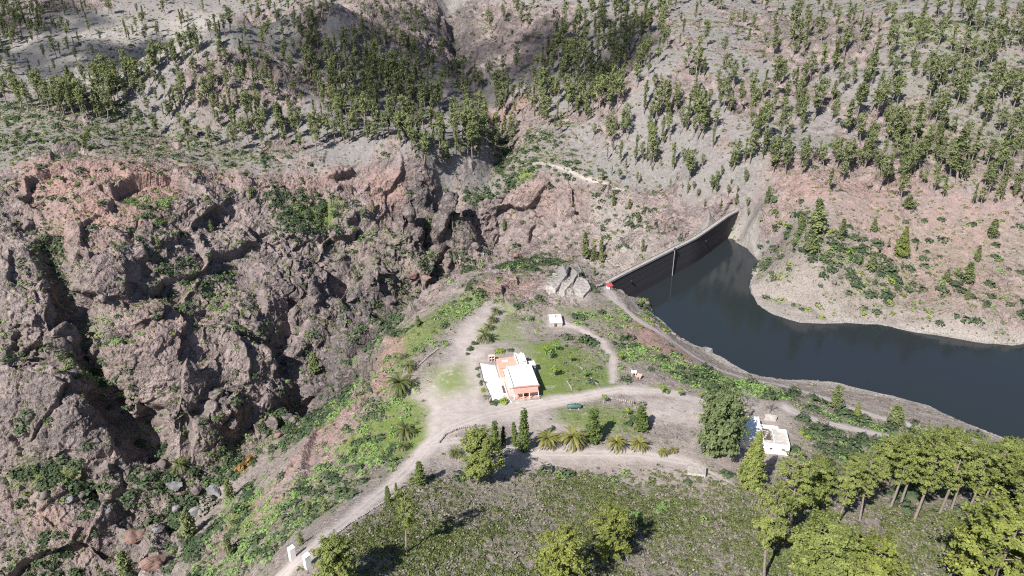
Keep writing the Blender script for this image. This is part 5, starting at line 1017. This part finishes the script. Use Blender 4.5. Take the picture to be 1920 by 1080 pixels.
for i, (px, py, rr, mt, hf, nm, lab) in enumerate([(897,692,6,'bush',.8,'garden_shrub','dark shrub at the top of the patio wall'),(899,705,6,'bush',.8,'garden_shrub','dark shrub second along the patio wall'),(904,719,7,'bush',.8,'garden_shrub','dark shrub halfway down the patio wall'),(908,733,7,'lime',.8,'garden_shrub','bright green shrub low on the patio wall'),(913,746,7,'grey',.8,'garden_shrub','grey shrub near the patio bottom corner'),
    (926,756,8,'bush',.9,'garden_shrub','spreading shrub outside the patio bottom corner'),(945,754,10,'lime',.9,'garden_shrub','bright bushy shrub at the front corner of the farmhouse'),(882,655,8,'bush',.7,'garden_shrub','dark low hedge bush by the farm track'),(877,664,5,'bush',.7,'garden_shrub','little dark hedge bush by the farm track'),(890,645,7,'bush',.7,'garden_shrub','bush between the palm row and the hedge bush'),(938,660,9,'lime',.7,'garden_shrub','bright shrub behind the annexe roof'),(958,657,6,'bush',.7,'garden_shrub','dark shrub behind the rear wing'),
    (1506,788,14,'bush',.9,'bush','large dark bush behind the ruined annexe'),(1514,820,9,'lime',.9,'bush','yellow bush on the lawn beside the ruined annexe'),(1502,810,7,'lime',.8,'bush','small lime bush next to the yellow bush'),(1540,818,10,'bush',1.,'bush','grey green bush beside the yellow bush'),(1190,787,9,'bush',.9,'bush','dark bush tucked beside the dense conical tree'),(1200,762,12,'grey',.8,'bush','grey bush above the dense conical tree'),(1180,795,8,'bush',.8,'bush','round dark bush below the little yellow tree'),
    (452,880,12,'orange',.9,'bush','orange leaved bush low on the canyon side'),(470,866,11,'orange',1.,'bush','orange leaved bush above its twin in the canyon'),(395,950,22,'grey',.8,'bush','big leafless grey bush on the canyon slabs'),(1191,966,11,'tabaiba',.8,'bush','large pale green cushion in the foreground scrub'),(1240,952,9,'tabaiba',.8,'bush','pale green cushion farthest along the foreground scrub'),(1236,962,9,'tabaiba',.8,'bush','pale green cushion touching its neighbour in the scrub'),(1167,963,7,'tabaiba',.8,'bush','small pale green cushion beside the bright round pine'),
    (1290,905,9,'bush',.8,'bush','dark bush below the pale concrete tank'),(1362,890,12,'bush',.7,'bush','blue green bush left of the large conical pine'),(1330,958,0,'grey',.8,'bush',''),(1655,985,0,'grey',.8,'bush','')]):
    if rr == 0: continue
    l_ = cast(px, py)[0]; s_ = rr/pxm(l_)*1.1; me = bush_src(300, 1, 1, .32, .6, 70+i); m2 = quad_mesh(nm, me[0], me[1]); fattr(m2, 'tint', me[2]); m2.materials.append(M[mt]); o = tag(link(nm, m2), lab, 'bush'); o.location = l_-Vector((0, 0, .15)); o.scale = (s_, s_, s_*hf)
# dark broad tree beside the old house, bare white tree behind it
PV['dark'] = [pine_mesh(14, 6.2, .08, 'round', (1.9, 13, 10), .6, leafmat('evergreen_leaf', (.07, .10, .04), (.15, .19, .08), (.23, .27, .13)), 7, .4, 71, True)]; VH['dark'] = 14
l_ = cast(1344, 850)[0]; tag(place_pine(l_, h_from_px(l_, 112), 'dark', .72, name='broadleaf_tree'), 'huge dark spreading tree overhanging the roof of the old white house', 'tree')
def bare_tree(l_, H_, lab, mat, name='bare_tree', seedv=1):
    r6 = np.random.default_rng(seedv); segs = [([(0, 0, -.3), (.1, 0, H_*.3)], [.14, .10])]
    def grow(p, d, L_, r_, dep):
        q = p+d*L_; segs.append(([p, (p+q)/2+r6.normal(size=3)*L_*.05, q], [r_, r_*.8, r_*.6]))
        if dep:
            for _ in range(4): dd = d+r6.normal(size=3)*.55+np.array([0, 0, .1]); grow(q, dd/np.linalg.norm(dd), L_*.72, r_*.6, dep-1)
    for _ in range(4): d = r6.normal(size=3)*.5+np.array([0, 0, 1]); grow(np.array([.1, 0, H_*.3]), d/np.linalg.norm(d), H_*.3, .08, 3)
    return tag(link(name, tube_mesh(name, segs, mat, 4)), lab, 'bare tree')
l_ = cast(1393, 766)[0]; o = bare_tree(l_, 5.5, 'leafless whitish tree behind the old white house', M['pale_bark']); o.location = l_
l_ = cast(1442, 775)[0]; o = bare_tree(l_, 4.0, 'leafless brownish tree beside the yard wall of the ruin', M['bark'], seedv=4); o.location = l_
# ---- boulders
def boulder_mesh(seed, mat):
    r7 = np.random.default_rng(seed); bm = bmesh.new(); p = r7.normal(size=(16, 3)); p /= np.linalg.norm(p, axis=1, keepdims=True); p *= r7.uniform(.75, 1.1, (16, 1))*np.array([1, .8, .75])
    for q in p: bm.verts.new(q)
    res = bmesh.ops.convex_hull(bm, input=bm.verts[:]); bmesh.ops.delete(bm, geom=[g for g in res['geom_interior'] if isinstance(g, bmesh.types.BMVert)], context='VERTS')
    bmesh.ops.bevel(bm, geom=bm.edges[:], offset=.07, segments=2, affect='EDGES'); bmesh.ops.subdivide_edges(bm, edges=[e for e in bm.edges if e.calc_length() > .3], cuts=3, use_grid_fill=True)
    from mathutils import noise as mn
    for v in bm.verts: v.co += v.co.normalized()*(mn.fractal(v.co*2.2+Vector((seed, 0, 0)), 1.0, 2.0, 4)*.10)
    bmesh.ops.triangulate(bm, faces=bm.faces); me = bpy.data.meshes.new('boulder'); bm.to_mesh(me); bm.free(); me.materials.append(mat); return me
BM = {k_: [boulder_mesh(i+j*10, M[k_]) for i in range(4)] for j, k_ in enumerate(('boulder', 'boulder_grey', 'boulder_red'))}
BL = [(437,790,19,'boulder','angular dark boulder alone in the green canyon bed'),(537,777,16,'boulder','upright dark boulder of the cluster in the canyon bed'),(512,790,18,'boulder','flat topped boulder beside the upright one'),(549,785,11,'boulder','smaller boulder at the foot of the upright one'),(522,815,10,'boulder_red','reddish boulder below the boulder cluster'),(583,772,9,'boulder','small boulder up the bank from the cluster'),
 (326,905,19,'boulder_grey','smooth grey boulder below the canyon palm'),(370,918,12,'boulder','dark boulder between two grey ones'),(402,920,20,'boulder_grey','large grey boulder at the foot of the farm slope'),(253,1002,22,'boulder_red','large reddish boulder on the canyon floor'),(290,1053,24,'boulder_red','massive brown boulder near the bottom edge'),(335,950,16,'boulder_grey','grey water-worn slab left of the bare bush'),(372,958,20,'boulder_grey','pale grey slab under the bare bush'),
 (295,990,12,'boulder_grey','grey block beside the large reddish boulder'),(840,490,14,'boulder','tilted boulder in the stream bed below the dark cliff'),(890,458,12,'boulder','boulder under the columned rock face'),(945,490,15,'boulder','pale sided block at the ridge foot'),(773,514,14,'boulder_red','rounded boulder in the middle of the boulder field'),(737,472,10,'boulder','small angular block high in the boulder field'),(713,505,18,'boulder','large angular block in the boulder field'),
 (693,523,15,'boulder','dark wedge below the large angular block'),(870,480,10,'boulder','block beside the tilted boulder'),(970,478,12,'boulder_red','reddish block below the columned rock face'),(640,480,12,'boulder','block at the edge of the boulder field'),(660,560,13,'boulder','dark block low in the boulder field'),(735,560,14,'boulder','split block above the dark canyon bend'),(800,520,10,'boulder_red','small reddish block near the farm ridge'),(590,560,12,'boulder','block on the ledge above the dark cliff'),
 (1636,983,20,'boulder','pale rounded boulder in the clearing before the grove'),(205,955,8,'boulder_grey','grey block in the green shelf under the great outcrop'),(130,935,9,'boulder_grey','grey leaning block on the green shelf'),(893,275,8,'boulder_red','orange boulder among the pines at the ravine mouth'),(820,545,9,'boulder','block by the slope top under the ridge'),(1330,655,9,'boulder_grey','whitish rock standing in the lake edge'),(1322,652,8,'boulder_grey','whitish rock on the lake bank'),(1213,568,8,'boulder','dark rock at the water beside the dam'),(1222,600,8,'boulder','dark rock below the lime bushes at the water')]
r8 = np.random.default_rng(8)
for i, (px, py, rr, mk, lab) in enumerate(BL):
    c_ = cast(px, py+rr*.4); l_ = c_[0]; s_ = rr/pxm(l_); o = link('boulder', BM[mk][i % 4]); o.location = l_+Vector((0, 0, s_*.25)); o.scale = (s_*1.1, s_, s_*r8.uniform(.8, 1.1)); o.rotation_euler = (r8.uniform(-.3, .3), r8.uniform(-.3, .3), r8.uniform(0, 6)); tag(o, lab, 'boulder', 'boulders')
# rubble of smaller blocks: uncountable
def rub_src(i): v, q, t_ = None, None, None; me = BM['boulder'][i]; v = np.empty(len(me.vertices)*3, np.float32); me.vertices.foreach_get('co', v); f = np.empty(len(me.loops), np.int32); me.loops.foreach_get('vertex_index', f); return v.reshape(-1, 3), f.reshape(-1, 3)
def small_rock(seed):
    r7 = np.random.default_rng(seed); bm = bmesh.new()
    for q in r7.normal(size=(11, 3)): q /= np.linalg.norm(q); bm.verts.new(q*np.array([1, .8, .7]))
    res = bmesh.ops.convex_hull(bm, input=bm.verts[:]); bmesh.ops.triangulate(bm, faces=bm.faces); v = np.array([w.co[:] for w in bm.verts]); bm.verts.index_update(); f = np.array([[w.index for w in g.verts] for g in bm.faces]); bm.free(); return v, f
RS = [small_rock(200+i) for i in range(5)]
rd = rock*.05*(Y_ < 430)*np.clip(patch2+.5, 0, 1)+.006*offroad*(Y_ > 130)*(Y_ < 430)+.03*green*(X_ < 20)*(Zt < -20)+.02*np.clip(region(wx2, wy2, [(640,400),(1000,430),(980,500),(860,520),(740,620),(600,560)], 6), 0, 1)
p = scatter(rd, rs, 14000); n = len(p); rmax = np.where((p[:, 0] < -20) & (p[:, 2] < -8), 2.6, np.where(p[:, 1] > 240, 1.3, .55)); VV, FF = [], []; off = 0
for i in range(n):
    v, f = RS[i % 5]; s_ = .35*rs.pareto(2.3)+.3; s_ = min(s_, rmax[i]); a = rs.random()*6.28; ca, sa = math.cos(a), math.sin(a); w = v*s_
    w = np.stack([w[:, 0]*ca-w[:, 1]*sa, w[:, 0]*sa+w[:, 1]*ca, w[:, 2]], 1)+p[i]+[0, 0, .1*s_]; VV.append(w); FF.append(f+off); off += len(v)
me = quad_mesh('rubble', np.concatenate(VV), np.concatenate(FF), 3); me.materials.append(M['boulder']); tag(link('rubble', me), 'loose stones and blocks strewn over the slopes', 'stones', kind='stuff')
print('rubble', n)
# ---- unseen clouds added behind the camera so their shadows shade the wooded hills
t = NT('cloud'); t.col((.85, .85, .87)); tr = t.N.new('ShaderNodeBsdfTransparent'); mx = t.N.new('ShaderNodeMixShader'); mx.inputs[0].default_value = .84; t.L.new(t.b.outputs[0], mx.inputs[1]); t.L.new(tr.outputs[0], mx.inputs[2]); t.L.new(mx.outputs[0], t.out.inputs[0])
def cloud(px, py, rx, ry, rot, n, alt, seedv, lab):
    x_, y_ = hit(px, py); z_ = float(zbase(np.array(x_), np.array(y_))); tt = (alt-z_)/math.sin(SUN_EL); c_ = Vector((x_, y_, z_))-ldir*tt; r9 = np.random.default_rng(seedv); bm = bmesh.new()
    for i in range(n):
        a = r9.random()*6.28; q = math.sqrt(r9.random()); ox, oy = math.cos(a)*q*rx, math.sin(a)*q*ry; ca, sa = math.cos(rot), math.sin(rot); s_ = r9.uniform(9, 20)*(1.2-q*.5)
        mt = Matrix.Translation((ox*ca-oy*sa, ox*sa+oy*ca, r9.uniform(-4, 10))) @ Matrix.Diagonal((s_, s_, s_*.5, 1)); bmesh.ops.create_icosphere(bm, subdivisions=3, radius=1, matrix=mt)
    from mathutils import noise as mn
    for v in bm.verts: v.co += mn.noise_vector(v.co*.06)*6+mn.noise_vector(v.co*.2)*2
    me = bpy.data.meshes.new('cloud'); bm.to_mesh(me); bm.free(); me.materials.append(t.m); o = link('cloud', me); o.location = c_; return tag(o, lab, 'cloud', kind='stuff')
cloud(740, 90, 120, 85, .5, 120, 420, 1, 'unseen broken white cloud placed to shade the ravine'); cloud(230, 105, 130, 34, .35, 80, 430, 2, 'unseen long thin white cloud placed to shade the hill gully'); cloud(20, 30, 70, 55, 0, 50, 440, 3, 'unseen white cloud placed to shade the far corner'); cloud(1090, 90, 55, 65, 0, 55, 420, 4, 'unseen small white cloud placed to shade the slope beside the ravine')
# ---- pale rock slabs on the ridge by the dam
M['slab'] = vmat('pale_slab', (.42, .385, .36), (.24, .215, .20), .9, .95, .8)
def rock_slab(pix, z0, up, lab, seedv):
    """outline on the hillside (pixels), raised by up metres, split into a craggy block"""
    P3 = []
    for px, py in pix: c_ = cast(px, py); P3.append(c_[0])
    c_ = sum(P3, Vector())/len(P3); bm = bmesh.new(); r5 = random.Random(seedv); top = [bm.verts.new(((p.x-c_.x), (p.y-c_.y), p.z-c_.z+up*r5.uniform(.8, 1.2))) for p in P3]; bot = [bm.verts.new(((p.x-c_.x)*1.12, (p.y-c_.y)*1.12, p.z-c_.z-3)) for p in P3]
    bm.faces.new(top); bm.faces.new(bot[::-1])
    for i in range(len(P3)): j = (i+1) % len(P3); bm.faces.new((bot[i], bot[j], top[j], top[i]))
    bmesh.ops.recalc_face_normals(bm, faces=bm.faces); bmesh.ops.triangulate(bm, faces=bm.faces); bmesh.ops.subdivide_edges(bm, edges=bm.edges[:], cuts=5, use_grid_fill=True); bmesh.ops.triangulate(bm, faces=bm.faces)
    from mathutils import noise as mn
    for v in bm.verts:
        d = mn.voronoi(v.co*.45+Vector((seedv*3, 0, 0)))[0]; v.co += Vector((mn.noise(v.co*.5), mn.noise(v.co*.5+Vector((5, 0, 0))), mn.noise(v.co*.7+Vector((0, 9, 0)))))*.28+Vector((0, 0, (d[1]-d[0])*.5))
    me = bpy.data.meshes.new('rock_slab'); bm.to_mesh(me); bm.free(); me.materials.append(M['slab']); o = link('rock_slab', me); o.location = c_; return tag(o, lab, 'rock', 'pale rock slabs')
rock_slab([(1048,503),(1053,505),(1030,543),(1024,540)], 0, 1.3, 'narrow pale rock blade on the outer side of the ridge outcrop', 1)
rock_slab([(1055,503),(1067,504),(1062,522),(1042,549),(1030,545)], 0, 1.8, 'long white rock slab between two dark joints of the ridge outcrop', 2)
rock_slab([(1071,512),(1083,520),(1074,535),(1058,554),(1048,552)], 0, 1.7, 'middle pale rock slab of the ridge outcrop', 3)
rock_slab([(1084,524),(1098,530),(1108,546),(1094,560),(1082,553),(1075,541)], 0, 1.5, 'broad pale rock slab nearest the dam hut', 4)
rock_slab([(1070,500),(1082,498),(1092,515),(1085,519),(1073,508)], 0, 1.3, 'small pale rock slab at the top of the ridge outcrop', 5)


# ---- grey snags among the pines
sn = None
for i, (px, py, hp) in enumerate([(742,62,28),(752,66,24),(783,92,26),(1262,160,26),(1530,250,30),(1830,262,28),(610,150,22),(1340,90,24)]):
    l_ = cast(px, py)[0]; H_ = h_from_px(l_, hp)
    if sn is None: o = bare_tree(l_, 10, '', M['pale_bark'], 'dead_pine', 9); sn = o.data
    else: o = link('dead_pine', sn)
    o.location = l_; o.scale = (H_/10*.6, H_/10*.6, H_/10); o.rotation_euler = (0, 0, i); tag(o, ['bare grey snag above the dark gorge', 'second bare snag beside the one above the gorge', 'leaning grey snag right of the gorge snags', 'dead grey pine on the shaded slope beside the ravine', 'dead grey pine midway up the lake slope', 'dead grey pine near the far end of the lake slope', 'dead grey pine on the shaded hill flank', 'dead grey pine high above the dam'][i], 'dead tree', 'dead pines')
